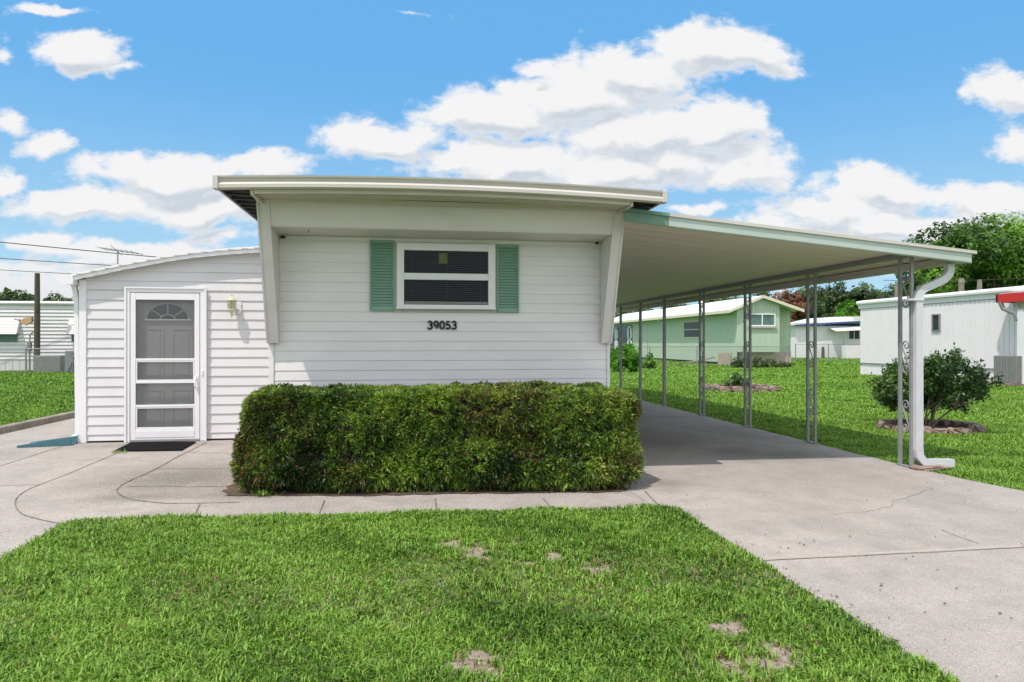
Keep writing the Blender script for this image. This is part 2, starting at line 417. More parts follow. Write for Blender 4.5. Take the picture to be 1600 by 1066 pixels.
M['darkpane'] = mat("dark_window_pane", (.03, .035, .04), .25, .3, 2, spec=.3)
M['greypane'] = mat("green_grey_pane", (.10, .17, .15), .25, .3, 2, spec=.3)
M['blue'] = mat("blue_fascia", (.03, .05, .16), .5, .1, 4)
M['red'] = mat("red_fascia", (.55, .02, .015), .45, .08, 4)
M['acgrey'] = mat("grey_ac_metal", (.20, .19, .185), .5, .12, 8)
M['galv'] = mat("galvanised_steel", (.22, .225, .23), .45, .15, 12)
M['wood'] = mat("weathered_wood", (.075, .058, .042), .9, .35, 6, .6, 40, stretch=(4, 4, .6))
M['woodl'] = mat("grey_weathered_wood", (.22, .19, .16), .9, .3, 6, .6, 40, stretch=(4, 4, .6))
M['tan'] = mat("tan_faded_plastic", (.50, .30, .16), .6, .1, 10)
M['wire'] = mat("black_wire", (.02, .02, .022), .6, .1, 5)
M['stone'] = mat("edging_stone", (.30, .215, .17), .9, .3, 9, .8, 30, col2=(.13, .09, .075), c2lo=.45, c2hi=.65)
M['bark'] = mat("bark", (.10, .085, .07), .9, .3, 8, .6, 30, stretch=(3, 3, .7))
M['barkl'] = mat("pale_shrub_bark", (.20, .17, .14), .9, .3, 14, .5, 50)
M['grass'] = leaf_mat("grass_blades", [(0, (.022, .050, .008)), (.35, (.085, .185, .020)), (.75, (.225, .375, .045)), (.88, (.27, .43, .08)), (.93, (.24, .17, .08)), (1, (.30, .20, .12))], .26, .5, .25)
M['hedge'] = leaf_mat("hedge_leaves", [(0, (.014, .030, .008)), (.3, (.050, .105, .016)), (.60, (.14, .26, .032)), (.80, (.30, .41, .06)), (.86, (.14, .11, .035)), (.95, (.20, .125, .05)), (1, (.27, .085, .04))], .25, .42, .45)
M['tree'] = leaf_mat("tree_leaves", [(0, (.022, .055, .012)), (.5, (.075, .165, .022)), (1, (.20, .36, .04))], .3)
M['treed'] = leaf_mat("dark_tree_leaves", [(0, (.018, .035, .012)), (.5, (.055, .095, .024)), (1, (.13, .18, .05))], .25)
M['treeb'] = leaf_mat("bright_leaves", [(0, (.03, .10, .010)), (.5, (.09, .25, .02)), (1, (.20, .42, .04))], .35)
M['treer'] = leaf_mat("dead_brown_leaves", [(0, (.07, .028, .015)), (.5, (.19, .075, .038)), (1, (.30, .15, .08))], .2)
M['shrub'] = leaf_mat("shrub_leaves", [(0, (.016, .040, .012)), (.5, (.045, .10, .024)), (.85, (.11, .20, .045)), (1, (.22, .32, .09))], .25, .35, .5)

def sn(p, s, seed=0):
    """cheap smooth noise 0..1 on (n,2|3) arrays"""
    r = np.random.default_rng(seed); out = 0; amp = 1; tot = 0
    for o in range(4):
        for k in range(3):
            d = r.normal(size=p.shape[1]); d /= np.linalg.norm(d)
            out = out + amp*np.sin(p@d*s*(2**o)*r.uniform(.8, 1.25) + r.uniform(0, 6.28)); tot += amp
        amp *= .55
    return np.clip(.5 + out/tot*1.3, 0, 1)

# ================================================================== SETTING
LX0, LX1, LY1 = -2.52, 2.13, 5.69            # front lawn
def lawn_edge_y(x): return 5.39 + (2.1-x)*(.30/4.5)
def sheet(name, x0, x1, y0, y1, z, m, nx=1, ny=1):
    b = MB()
    for j in range(ny+1):
        for i in range(nx+1): b.v.append((x0+(x1-x0)*i/nx, y0+(y1-y0)*j/ny, z))
    for j in range(ny):
        for i in range(nx):
            a = j*(nx+1)+i; b.f.append((a, a+1, a+nx+2, a+nx+1))
    return tag(b.build(name, m), kind='structure')

def lawn_ground_mat():
    m = bpy.data.materials.new("lawn_ground"); nt = nodes_of(m); N = nt.nodes; L = nt.links
    p = N['Principled BSDF']; p.inputs['Roughness'].default_value = .95; p.inputs['Specular IOR Level'].default_value = .1
    tc = N.new('ShaderNodeTexCoord'); V = tc.outputs['Object']
    def nz(s, d=6, r=.65):
        n = N.new('ShaderNodeTexNoise'); n.inputs['Scale'].default_value = s; n.inputs['Detail'].default_value = d
        n.inputs['Roughness'].default_value = r; L.new(V, n.inputs['Vector']); return n.outputs[0]
    def ramp(v, st):
        n = N.new('ShaderNodeValToRGB'); e = n.color_ramp.elements
        while len(e) < len(st): e.new(.5)
        for i, (q, c) in enumerate(st): e[i].position = q; e[i].color = tuple(c)+(1,)
        L.new(v, n.inputs[0]); return n.outputs[0]
    def mixc(f, a, b, bl='MIX'):
        n = N.new('ShaderNodeMix'); n.data_type = 'RGBA'; n.blend_type = bl
        if isinstance(f, float): n.inputs['Factor'].default_value = f
        else: L.new(f, n.inputs['Factor'])
        L.new(a, n.inputs['A']); L.new(b, n.inputs['B']); return n.outputs['Result']
    c = ramp(nz(.35, 8, .6), [(.3, (.075, .165, .020)), (.7, (.14, .26, .032))])
    c = mixc(.55, c, ramp(nz(22, 6, .75), [(.3, (.035, .085, .012)), (.7, (.13, .25, .03))]))
    at = N.new('ShaderNodeAttribute'); at.attribute_name = 'sand'
    sand = ramp(nz(45, 6, .7), [(.3, (.19, .135, .10)), (.7, (.60, .49, .40))])
    c = mixc(at.outputs['Fac'], c, sand)
    L.new(c, p.inputs['Base Color'])
    bp = N.new('ShaderNodeBump'); bp.inputs['Strength'].default_value = .9; bp.inputs['Distance'].default_value = .03
    L.new(nz(30, 6, .8), bp.inputs['Height']); L.new(bp.outputs[0], p.inputs['Normal'])
    return m
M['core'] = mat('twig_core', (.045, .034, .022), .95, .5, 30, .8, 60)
M['lawn'] = lawn_ground_mat()
sheet('ground', -500, 500, -60, 900, -.035, M['lawn'], 20, 20)

# front lawn with worn sandy spots
SPOTS = [(748,868,42,9),(702,857,14,6),(934,886,18,11),(826,889,11,6),(868,878,11,6),(1172,1042,52,26),(748,1052,32,18),
         (1146,992,24,10),(800,1008,12,4),(1050,914,22,3)]
spots_w = []
for (px, py, rx, ry) in SPOTS:
    c = G(px, py); d = (HC*F)/(py-HZ)
    spots_w.append((c.x, c.y, 1.35*rx/F*d, 1.5*ry/F*d*d/HC))
def sand_at(P):
    n = sn(P, 16, 3); n2 = sn(P, 45, 5); s = np.zeros(len(P))
    for (x, y, rx, ry) in spots_w:
        q = np.hypot((P[:, 0]-x)/rx, (P[:, 1]-y)/ry)
        s = np.maximum(s, 1.1-q + (n-.5)*1.6 + (n2-.5)*1.1)
    return np.clip(s*1.2, 0, 1)
def thatch(P):  # slightly brown, thin areas
    return np.clip((sn(P, 3.1, 21)-.54)*3.4, 0, 1)
def front_lawn():
    nx, ny = 230, 250; y0 = .2
    xs = np.linspace(LX0, LX1, nx); ys = np.linspace(y0, 1, ny)
    t = np.linspace(0, 1, ny)
    Xg, Tg = np.meshgrid(xs, t)
    Yg = y0 + (lawn_edge_y(Xg)-y0)*Tg
    P = np.stack([Xg.ravel(), Yg.ravel()], 1); z = .008 + .012*sn(P, 2.2, 9)
    s = np.maximum(sand_at(P), thatch(P)*.45*sn(P, 25, 4))
    v = np.column_stack([P, z])
    i = np.arange(nx-1)[None, :] + np.arange(ny-1)[:, None]*nx; i = i.ravel()
    f = np.column_stack([i, i+1, i+nx+1, i+nx])
    o = np_mesh('lawn', v, f, M['lawn'])
    a = o.data.attributes.new('sand', 'FLOAT', 'POINT'); a.data.foreach_set('value', s.astype(np.float32))
    tag(o, kind='structure')
front_lawn()

# concrete: driveway slab, patio / path sheet
def concrete_slab(name, outline_rows, z, stains=()):
    """outline_rows: list of (y, x0, x1) cross rows"""
    nx = 60; V = []; 
    for (y, x0, x1) in outline_rows:
        for i in range(nx+1): V.append((x0+(x1-x0)*i/nx, y, z))
    V = np.array(V); nr = len(outline_rows)
    i = (np.arange(nx)[None, :] + np.arange(nr-1)[:, None]*(nx+1)).ravel()
    f = np.column_stack([i, i+1, i+nx+2, i+nx+1])
    st = np.zeros(len(V))
    for (x, y, rx, ry, a) in stains:
        st = np.maximum(st, a*np.clip(1.25-np.hypot((V[:, 0]-x)/rx, (V[:, 1]-y)/ry), 0, 1))
    o = np_mesh(name, V, f, M['concrete'])
    at = o.data.attributes.new('stain', 'FLOAT', 'POINT'); at.data.foreach_set('value', st.astype(np.float32))
    return tag(o, kind='structure')
def drow(y):
    r = 5.50 if y > 6.6 else (5.50 + min(.18, (6.6-y)*.14))
    return (y, 2.14 if y < 5.4 else 2.03, r + .012*math.sin(y*7) + .01*math.sin(y*17))
rows = [drow(y) for y in np.arange(-3, 24, .12)]
g1 = G(1150, 706); g2 = G(1220, 710); g3 = G(1020, 690); g4 = G(1055, 755)
concrete_slab('driveway', rows, 0.0, [(g1.x, g1.y, .6, .6, 1), (g2.x, g2.y, .7, .4, 1), (g3.x, g3.y, 1.2, 1.5, .8), (4.4, 8.6, 1.0, .9, .45), (4.75, 5.4, .22, 2.2, .22), (3.2, 5.0, .22, 2.4, .2), (4.9, 9.6, .5, 1.2, .5), (g4.x-.1, g4.y, .28, .3, .7)])
gp = G(285, 745)
rowsp = []
for y in np.arange(-3, 17, .09):
    x1 = LX0 if y < 5.2 else (LX0 + (2.168-LX0)*1.0 if y > 5.7 else None)
    rowsp.append((y, -6.12, LX0 if y < 5.36 else 2.168))
rp = [r for r in rowsp if r[0] < 5.36] 
concrete_slab('patio', [(y, -6.12, 2.168) for y in np.arange(5.37, 17, .09)], -.004,
              [(gp.x, gp.y, 1.0, 1.0, 1.0), (-2.45, 6.55, .6, .22, .9), (-1.55, 6.6, .4, .4, .8), (-3.4, 9.9, 1.2, .25, .5), (-1.9, 6.5, 1.6, .12, .7), (-5.0, 9.4, .6, .5, .35)])
concrete_slab('path', [(y, -6.12, LX0) for y in np.arange(-3, 5.38, .09)], -.004, [])
# joints
def ribbon(pts, w, z, mb):
    pts = [Vector((p[0], p[1], 0)) for p in pts]; m = len(pts); L_, R_ = [], []
    for i, p in enumerate(pts):
        t = (pts[min(i+1, m-1)]-pts[max(i-1, 0)]).normalized(); n = Vector((-t.y, t.x, 0))
        ww = w*(1+.25*math.sin(i*2.3))
        L_.append(p+n*ww/2); R_.append(p-n*ww/2)
    for i in range(m-1):
        a, b, c, d = L_[i], R_[i], R_[i+1], L_[i+1]
        mb.quad((a.x, a.y, z), (b.x, b.y, z), (c.x, c.y, z), (d.x, d.y, z))
def smooth_poly(pts, n=6):
    P = [Vector(p).to_2d() if hasattr(p, 'to_2d') else Vector((p[0], p[1])) for p in pts]; out = []
    for i in range(len(P)-1):
        p0, p1, p2, p3 = P[max(i-1, 0)], P[i], P[i+1], P[min(i+2, len(P)-1)]
        for k in range(n):
            t = k/n
            out.append(.5*((2*p1)+(p2-p0)*t+(2*p0-5*p1+4*p2-p3)*t*t+(3*p1-p0-3*p2+p3)*t**3))
    out.append(P[-1]); return out
jm = MB()
outer = [(205,697),(180,709),(140,726),(103,741.6),(62.5,757),(40.6,766.6),(26.6,777.5),(24.4,790),(34,802.5),(56,810),(90.6,817),(128,821)]
inner = [(322,691.6),(281,712),(240.6,734),(200,752.5),(184,763.4),(187.5,772.8),(209,780.6),(244,785),(281,786.5),(375,784.5)]
ribbon(smooth_poly([G(*p) for p in outer]), .010, .001, jm)
ribbon(smooth_poly([G(*p) for p in inner]), .013, .001, jm)
for a, b in (((0,728),(120,690)), ((0,759),(62,757)), ((290,707),(372,708)), ((244,732),(366,732)), ((198,760),(362,760)),
             ((312,787.5),(302,811)), ((507,782),(499,802)), ((680,779),(683,800)), ((849,779),(864,797)),
             ((1008,768),(1036,798))):
    A, B = G(*a), G(*b); ribbon([A.lerp(B, k/8) for k in range(9)], .011, .0045 if a[0] > 1000 else .001, jm)
ribbon([(2.2+k*.2, 8.95+.004*math.sin(k)) for k in range(17)], .008, .0045, jm)
ribbon([(2.2+k*.2, 12.4) for k in range(17)], .012, .0045, jm)
ribbon([(2.2+k*.2, 4.035+.003*math.sin(k*3)) for k in range(17)], .0045, .006, jm)
# crack lines on the driveway
cr = [G(1300,803),G(1372,797),G(1402,782),G(1440,770),G(1458,762)]
ribbon([p + Vector((random.uniform(-.02,.02), random.uniform(-.03,.03), 0)) for p in [Vector(q.to_3d() if hasattr(q,'to_3d') else (q[0],q[1],0)) for q in smooth_poly(cr, 7)]], .004, .0045, jm)
cr = [G(1470,828),G(1495,838),G(1530,850)]
ribbon(smooth_poly(cr, 4), .006, .0045, jm)
tag(jm.build('concrete_joint', M['joint']), kind='structure')
jl = MB(); ribbon([(2.18+k*.2, 4.06+.006*math.sin(k*1.7)) for k in range(18)], .055, .003, jl)
tag(jl.build('joint_strip', M['jointl']), kind='structure')
# kerb and the raised side lawn
kb = MB()
for k in range(14):
    y0 = -3+k*2.4; kb.box(-6.26, -6.12, y0, y0+2.39, -.03, .10, .012)
tag(kb.build('kerb', M['kerb']), kind='structure')
def side_lawn():
    xs = -6.26 - np.concatenate([[0], np.linspace(.4, 60, 50)]); ys = np.linspace(-3, 60, 64)
    Xg, Yg = np.meshgrid(xs, ys); P = np.stack([Xg.ravel(), Yg.ravel()], 1)
    z = .085 + 0*P[:, 0]
    nx = len(xs); i = (np.arange(nx-1)[None, :]+np.arange(len(ys)-1)[:, None]*nx).ravel()
    tag(np_mesh('side_lawn', np.column_stack([P, z]), np.column_stack([i, i+nx, i+nx+1, i+1]), M['lawn']), kind='structure')
side_lawn()
# planting strip under the hedge
def blob_sheet(name, pts, z, m, jitter=.03, n=8):
    P = smooth_poly(list(pts)+[pts[0]], n); b = MB(); c = sum((p for p in P), Vector((0, 0)))/len(P)
    vs = [(c.x, c.y, z+.004)] + [(p.x+random.uniform(-jitter, jitter), p.y+random.uniform(-jitter, jitter), z) for p in P[:-1]]
    k = len(vs)-1; b.add(vs, [(0, 1+i, 1+(i+1) % k) for i in range(k)])
    return tag(b.build(name, m), kind='structure')
blob_sheet('flower_bed', [(-1.62, 6.47), (-.7, 6.32), (.3, 6.24), (1.3, 6.17), (1.98, 6.12), (2.02, 6.6), (1.98, 7.3), (0, 7.4), (-1.5, 7.4), (-1.72, 6.8)], .003, M['soil'])

# ------------------------------------------------------------------ grass blades
def blades(name, P, h, w, tint, lean=.6, z0=0.):
    n = len(P); ang = rng.uniform(0, 2*np.pi, n)
    dirx, diry = np.cos(ang), np.sin(ang)
    sa = rng.uniform(0, 2*np.pi, n) ; sx, sy = -diry, dirx
    ln = rng.uniform(.15, 1.0, n)*lean*1.3
    H = h*rng.uniform(.6, 1.25, n); W = w*rng.uniform(.7, 1.3, n)/2
    z = np.full(n, z0) if np.isscalar(z0) else z0
    b0 = np.column_stack([P[:, 0]-sx*W, P[:, 1]-sy*W, z-.01]); b1 = np.column_stack([P[:, 0]+sx*W, P[:, 1]+sy*W, z-.01])
    mh = H*.62; ml = H*ln*.38
    mx, my = P[:, 0]+dirx*ml, P[:, 1]+diry*ml
    m0 = np.column_stack([mx-sx*W*.85, my-sy*W*.85, z+mh]); m1 = np.column_stack([mx+sx*W*.85, my+sy*W*.85, z+mh])
    t = np.column_stack([P[:, 0]+dirx*H*ln*1.05, P[:, 1]+diry*H*ln*1.05, z+H*(1-.28*ln)])
    v = np.stack([b0, b1, m1, m0, t], 1).reshape(-1, 3)
    k = np.arange(n)*5
    f4 = np.column_stack([k, k+1, k+2, k+3]); f3 = np.column_stack([k+3, k+2, k+4])
    return v, f4, f3, np.repeat(tint, 5)
def join(parts):
    V, F4, F3, T = [], [], [], []; o = 0
    for v, f4, f3, t in parts:
        V.append(v); F4.append(f4+o); F3.append(f3+o); T.append(t); o += len(v)
    return np.concatenate(V), np.concatenate(F4), np.concatenate(F3), np.concatenate(T)
def green_tint(P, seed=31):
    a = sn(P, 1.1, seed); b = sn(P, 6, seed+1)
    t = .33 + .17*a + .26*b + rng.normal(0, .24, len(P))
    return np.clip(t, 0, .86)
def front_grass():
    parts = []
    for (ya, yb, dens, hh, ww) in ((.9, 2.2, 2500, .05, .009), (2.2, 3.6, 14500, .041, .0072), (3.6, 4.7, 12500, .043, .0080), (4.7, 5.75, 10500, .045, .0086)):
        n = int((LX1-LX0+.06)*(yb-ya)*dens)
        P = np.column_stack([rng.uniform(LX0-.03, LX1+.03, n), rng.uniform(ya, yb, n)])
        ok = P[:, 1] < lawn_edge_y(P[:, 0]) + .02*sn(P, 30, 2)
        # rounded corners
        cx = LX0+.18
        q = (P[:, 0] < cx) & (P[:, 1] > lawn_edge_y(P[:, 0])-.18)
        ok &= ~(q & (np.hypot(P[:, 0]-cx, P[:, 1]-(lawn_edge_y(P[:, 0])-.18)) > .20))
        s = sand_at(P); th = thatch(P)
        ok &= rng.uniform(0, 1, n) > s*.96
        clump = sn(P, 38, 77); ok &= rng.uniform(0, 1, n) < .40 + .85*clump
        ok &= rng.uniform(0, 1, n) > th*.25
        P = P[ok]; s = s[ok]; th = th[ok]
        t = green_tint(P); dead = rng.uniform(0, 1, len(P)) < (.025+.08*th+.3*s); t[dead] = rng.uniform(.9, 1, dead.sum())
        hs = hh*(.65+.6*sn(P, 9, 8))*(1-.25*th)
        parts.append(blades('g', P, hs, ww, t, lean=.95, z0=.012))
        # low runners lying between the clumps
        m = int(n*.10); Q = P[rng.integers(0, len(P), m)] + rng.normal(0, .01, (m, 2))
        tt = np.where(rng.uniform(0, 1, m) < .55, rng.uniform(.88, 1, m), rng.uniform(.2, .5, m))
        parts.append(blades('r', Q, .022, .004, tt, lean=2.4, z0=.012))
    v, f4, f3, t = join(parts)
    o = np_mesh('front_grass', v, f4, M['grass'], t, f3); tag(o, kind='stuff', label='mown green grass of the front lawn between walk and driveway', cat='grass')
front_grass()
def wedge(x0, x1, y0, y1, n):
    P = np.column_stack([rng.uniform(x0, x1, n), rng.uniform(y0, y1, n)])
    D = P[:, 0]*SN + P[:, 1]*CS; X = P[:, 0]*CS - P[:, 1]*SN
    return P[(D > 3) & (np.abs(X/D) < .86)], None
SHR = G(1452, 669); PLN = at_d(1156, 607, 20.2)
def right_grass():
    parts = []
    for (x0, x1, y0, y1, dens, hh, ww) in ((5.5, 9.5, 5.0, 8, 5200, .05, .009), (5.5, 10, 8, 11, 3200, .05, .011), (9.5, 14, 6, 11, 2200, .05, .012), (5.5, 19.5, 11, 16, 900, .055, .018),
                                    (5.0, 19.5, 16, 24, 420, .055, .026), (4.0, 26, 24, 38, 130, .06, .045), (4, 45, 38, 62, 28, .07, .09)):
        P, _ = wedge(x0, x1, y0, y1, int((x1-x0)*(y1-y0)*dens))
        ok = P[:, 0] > np.where(P[:, 1] < 6.6, 5.52+(6.6-P[:, 1])*.12, 5.52 + .02*np.sin(P[:, 1]*9))
        ok &= ~((P[:, 0] < 5.62) & (P[:, 1] > 6.6) & (P[:, 1] < 7.1))
        ok &= np.hypot(P[:, 0]-SHR.x, (P[:, 1]-SHR.y)) > .66
        ok &= ~((np.abs(P[:, 0]-PLN.x) < .95) & (np.abs(P[:, 1]-PLN.y) < .8))
        ok &= ~((P[:, 0] < 19.0*0+5.5) )
        P = P[ok]; t = green_tint(P, 61); dead = rng.uniform(0, 1, len(P)) < .015; t[dead] = rng.uniform(.88, 1, dead.sum())
        t = np.clip(t+.07, 0, .86)
        parts.append(blades('g', P, hh*(.7+.5*sn(P, 7, 5)), ww, t, lean=.9, z0=-.03))
    v, f4, f3, t = join(parts)
    tag(np_mesh('side_yard_grass', v, f4, M['grass'], t, f3), kind='stuff', label='bright green lawn grass right of the carport', cat='grass')
right_grass()
def left_grass():
    parts = []
    for (x0, x1, y0, y1, dens, hh, ww) in ((-11, -6.2, 8, 14, 2200, .05, .012), (-16, -6.2, 14, 22, 700, .055, .022), (-34, -6.2, 22, 34, 170, .06, .045), (-40, -6.2, 34, 46, 50, .07, .07)):
        P, _ = wedge(x0, x1, y0, y1, int((x1-x0)*(y1-y0)*dens))
        P = P[P[:, 0] < -6.24]; t = np.clip(green_tint(P, 91)-.06, 0, .9)
        parts.append(blades('g', P, hh*(.7+.5*sn(P, 7, 5)), ww, t, lean=.9, z0=.085))
    v, f4, f3, t = join(parts)
    tag(np_mesh('side_lawn_grass', v, f4, M['grass'], t, f3), kind='stuff', label='dark green grass behind the kerb on the left', cat='grass')
left_grass()
# debris on the driveway
def front_yy(x): return 6.10 + (2.05-x)*(.36/3.6)
def debris():
    b = MB()
    def bit(c, s):
        a = random.uniform(0, 3.14); n = 5
        pts = [(c.x+s*random.uniform(.5, 1)*math.cos(a+k*1.256), c.y+s*.7*random.uniform(.5, 1)*math.sin(a+k*1.256), .005+random.uniform(0, .006)) for k in range(n)]
        top = (c.x, c.y, .012); b.add(pts+[top], [(i, (i+1) % n, n) for i in range(n)])
    for k in range(80):
        x, y = random.uniform(2.35, 5.5), random.uniform(2.2, 6.9); bit(Vector((x, y)), random.uniform(.004, .011))
    for k in range(240):
        if k % 2: x = random.uniform(-1.5, 2.0); y = front_yy(x)-abs(random.gauss(0, .05)); 
        else: y = random.uniform(2.3, 5.3); x = LX1+.03+abs(random.gauss(0, .05))
        bit(Vector((x, y)), random.uniform(.004, .012))
    for (px, py) in [(1284,825),(1250,850),(1256,853),(1232,858),(1272,847),(1220,857),(1465,892),(1508,782),(1378,915),(1384,900),(1376,917),(1562,960),(1580,968),(1426,871),(1416,875),(1354,870),(1476,945),(1494,921)]:
        bit(G(px, py), .012)
    tag(b.build('leaf_debris', M['soil']), kind='stuff', label='small dark leaf bits scattered over the driveway and path concrete', cat='leaf litter')
debris()

# ================================================================== siding helper
def siding(mb, x0, x1, z0, z1, y, course, depth, holes=(), top=None, phase=0., lip=.006, dx=.12):
    """lap siding on a wall facing -y"""
    zs = []; z = z0 - phase
    while z < z1:
        lo, hi = max(z, z0), min(z+course, z1); cuts = [lo] + sorted(q for h in holes for q in (h[2], h[3]) if lo < q < hi) + [hi]
        for a_, b_ in zip(cuts, cuts[1:]): zs.append((a_, b_, z))
        z += course
    for (za, zb, zz) in zs:
        if zb-za < .004: continue
        fa = (za-zz)/course; fb = (zb-zz)/course
        ya = y - depth*(1-fa); yb = y - depth*(1-fb)
        spans = [(x0, x1)]
        for (hx0, hx1, hz0, hz1) in holes:
            if zb > hz0+.001 and za < hz1-.001:
                ns = []
                for (a, b) in spans:
                    if a < hx0: ns.append((a, min(b, hx0)))
                    if b > hx1: ns.append((max(a, hx1), b))
                    if b <= hx0 or a >= hx1: pass
                spans = [s for s in ns if s[1]-s[0] > .002]
        for (a, b) in spans:
            cols = 1 if top is None else max(1, int((b-a)/dx))
            for i in range(cols):
                xa = a+(b-a)*i/cols; xb = a+(b-a)*(i+1)/cols
                ta = zb if top is None else min(zb, top(xa)); tb = zb if top is None else min(zb, top(xb))
                if ta <= za and tb <= za: continue
                ta = max(ta, za); tb = max(tb, za)
                lipz = za+lip
                mb.quad((xa, ya, za+lip), (xb, ya, za+lip), (xb, yb, max(tb, za+lip)), (xa, yb, max(ta, za+lip)))
                mb.quad((xa, ya+depth*.25, za), (xb, ya+depth*.25, za), (xb, ya, za+lip), (xa, ya, za+lip))
                mb.quad((xa, y, za), (xb, y, za), (xb, ya+depth*.25, za), (xa, ya+depth*.25, za))
    return mb

# ================================================================== THE HOME
HX0, HX1, HY = -1.447, 2.21, 7.40
home = empty('mobile_home', ((HX0+HX1)/2, HY, 0), 'white mobile home with slanted brow, green shutters and black house number behind the clipped hedge', 'mobile home')
b = siding(MB(), HX0, HX1, .12, 2.50, HY, .1035, .0065, phase=.07, lip=.004)
b.box(HX0, HX1, HY+.001, 23.0, .12, 2.74)
b.build('wall', M['alu'], home)
b = MB(); b.box(HX0+.04, HX1-.04, HY+.03, 22.9, 0, .119); b.build('skirting', M['alu'], home)
# brow: two tapered wings and the head board
def wing(x0, x1):
    w = MB(); w.prism([(6.845, 2.765), (7.335, 1.375), (HY-.012, 1.375), (HY-.012, 2.765)], 'x', x0, x1)
    w.prism([(6.832, 2.765), (7.322, 1.372), (7.338, 1.372), (6.848, 2.765)], 'x', x0-.004, x0+.014)
    w.prism([(6.832, 2.765), (7.322, 1.372), (7.338, 1.372), (6.848, 2.765)], 'x', x1-.014, x1+.004)
    return w
w = wing(HX0-.006, HX0+.106); w.build('brow_wing', M['brow'], home)
w = wing(HX1-.106, HX1+.006); w.build('brow_wing', M['brow'], home)
w = MB(); w.prism([(6.845, 2.765), (6.928, 2.53), (6.94, 2.515), (HY-.012, 2.50), (HY-.012, 2.765)], 'x', HX0+.107, HX1-.107)
w.build('brow_board', M['brow'], home)
w = MB(); w.box(HX0+.108, HX1-.108, HY-.026, HY-.013, 2.452, 2.498, .003)
w.box(HX0, HX0+.05, HY-.016, HY-.0125, .12, 1.37); w.box(HX1-.028, HX1+.004, HY-.016, HY-.0125, .12, 1.37); w.build('trim', M['alu'], home)
# nails and small black eye bolt in the corner
w = MB()
for k in range(3): w.box(-1.33+.0, -1.326, HY-.02, HY-.016, 2.1-k*.13, 2.106-k*.13)
w.tube([(-1.32, HY-.03, 2.475), (-1.28, HY-.05, 2.475)], .014, 8)
w.tube([(-1.0, 7.05, 2.505), (-1.0, 7.045, 2.48)], .004, 6)
w.tube([(2.07, HY-.03, 2.485), (2.045, HY-.05, 2.485)], .012, 8)
for k in range(5): w.box(2.085, 2.093, HY-.06-.0, HY-.05, 2.2-k*.17, 2.207-k*.17)
build_pieces(w, 'hook', M['black'], home)
# roof: gently bowed
RX0, RX1, RY = -1.707, 2.464, 6.30
xc = (RX0+RX1)/2; hw = (RX1-RX0)/2
def rz(x): return 2.843 + .052*(1-((x-xc)/hw)**2)
roof = MB(); n = 24
ptop = [(RX0+(RX1-RX0)*i/n, rz(RX0+(RX1-RX0)*i/n)-.006) for i in range(n+1)]
pbot = [(x, z-.055) for x, z in ptop][::-1]
roof.prism(ptop+pbot, 'y', RY+.06, 22.6)
ro = roof.build('roof', M['roofw'], home)
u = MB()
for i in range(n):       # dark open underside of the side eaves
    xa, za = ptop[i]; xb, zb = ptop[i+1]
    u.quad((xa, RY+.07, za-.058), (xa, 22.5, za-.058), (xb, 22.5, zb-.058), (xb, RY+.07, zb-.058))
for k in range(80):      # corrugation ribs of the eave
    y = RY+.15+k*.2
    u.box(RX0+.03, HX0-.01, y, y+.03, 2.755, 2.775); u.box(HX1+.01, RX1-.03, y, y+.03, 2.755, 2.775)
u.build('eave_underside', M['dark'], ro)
g_ = MB()
for i in range(n):       # front gutter profile, bowed with the roof
    xa = RX0+.045+(RX1-RX0-.09)*i/n; xb = RX0+.045+(RX1-RX0-.09)*(i+1)/n
    prof = [(RY, 0), (RY+.004, -.016), (RY+.016, -.018), (RY+.03, -.045), (RY+.012, -.062), (RY+.004, -.074), (RY+.006, -.104), (RY+.085, -.107), (RY+.085, 0)]
    for j in range(len(prof)):
        p, q = prof[j], prof[(j+1) % len(prof)]
        g_.quad((xa, p[0], rz(xa)+p[1]), (xa, q[0], rz(xa)+q[1]), (xb, q[0], rz(xb)+q[1]), (xb, p[0], rz(xb)+p[1]))
g_.build('gutter', M['gutter'], ro)
g_ = MB()
for (xa, xb) in ((RX0, RX0+.046), (RX1-.046, RX1)):
    g_ = MB(); g_.box(xa, xb, RY-.006, RY+.09, rz(xa)-.112, rz(xa)+.006, .004); g_.build('end_cap', M['gutter'], ro)
g_ = MB()
for k in range(11):
    x = RX0+.25+k*.375+random.uniform(-.06, .06); g_.box(x, x+.006, RY-.003, RY+.02, rz(x)-.012, rz(x)+.005)
build_pieces(g_, 'gutter_clip', M['gutter'], ro)
g_ = MB()                # side fascia
g_.box(RX0, RX0+.02, RY+.09, 22.6, 2.752, 2.835); g_.box(RX1-.02, RX1, RY+.09, 22.6, 2.752, 2.835)
build_pieces(g_, 'side_fascia', M['post'], ro)
# front soffit boards
SOX0, SOX1 = -1.38, 2.12
s_ = MB()
for k in range(5):
    ya = RY+.092+k*.094; yb = ya+.090
    zb = 2.728+.006*k
    m_ = 12
    for i in range(m_):
        xa = SOX0+(SOX1-SOX0)*i/m_; xb = SOX0+(SOX1-SOX0)*(i+1)/m_
        da, db = rz(xa)-2.87, rz(xb)-2.87
        s_.add([(xa, ya, zb+da), (xb, ya, zb+db), (xb, yb, zb+.014+db), (xa, yb, zb+.014+da), (xa, ya, zb+.05+da), (xb, ya, zb+.05+db), (xb, yb, zb+.05+db), (xa, yb, zb+.05+da)],
               [(0, 3, 2, 1), (0, 1, 5, 4), (2, 3, 7, 6), (4, 5, 6, 7)])
s_.build('soffit', M['soffit'], ro)
s_ = MB(); s_.box(SOX0-.03, SOX0-.004, RY+.09, 6.83, 2.705, 2.78); s_.box(SOX1+.004, SOX1+.03, RY+.09, 6.83, 2.705, 2.78)
s_.box(SOX0, SOX1, 6.775, 6.843, 2.733, 2.772); build_pieces(s_, 'soffit_trim', M['gutter'], ro)

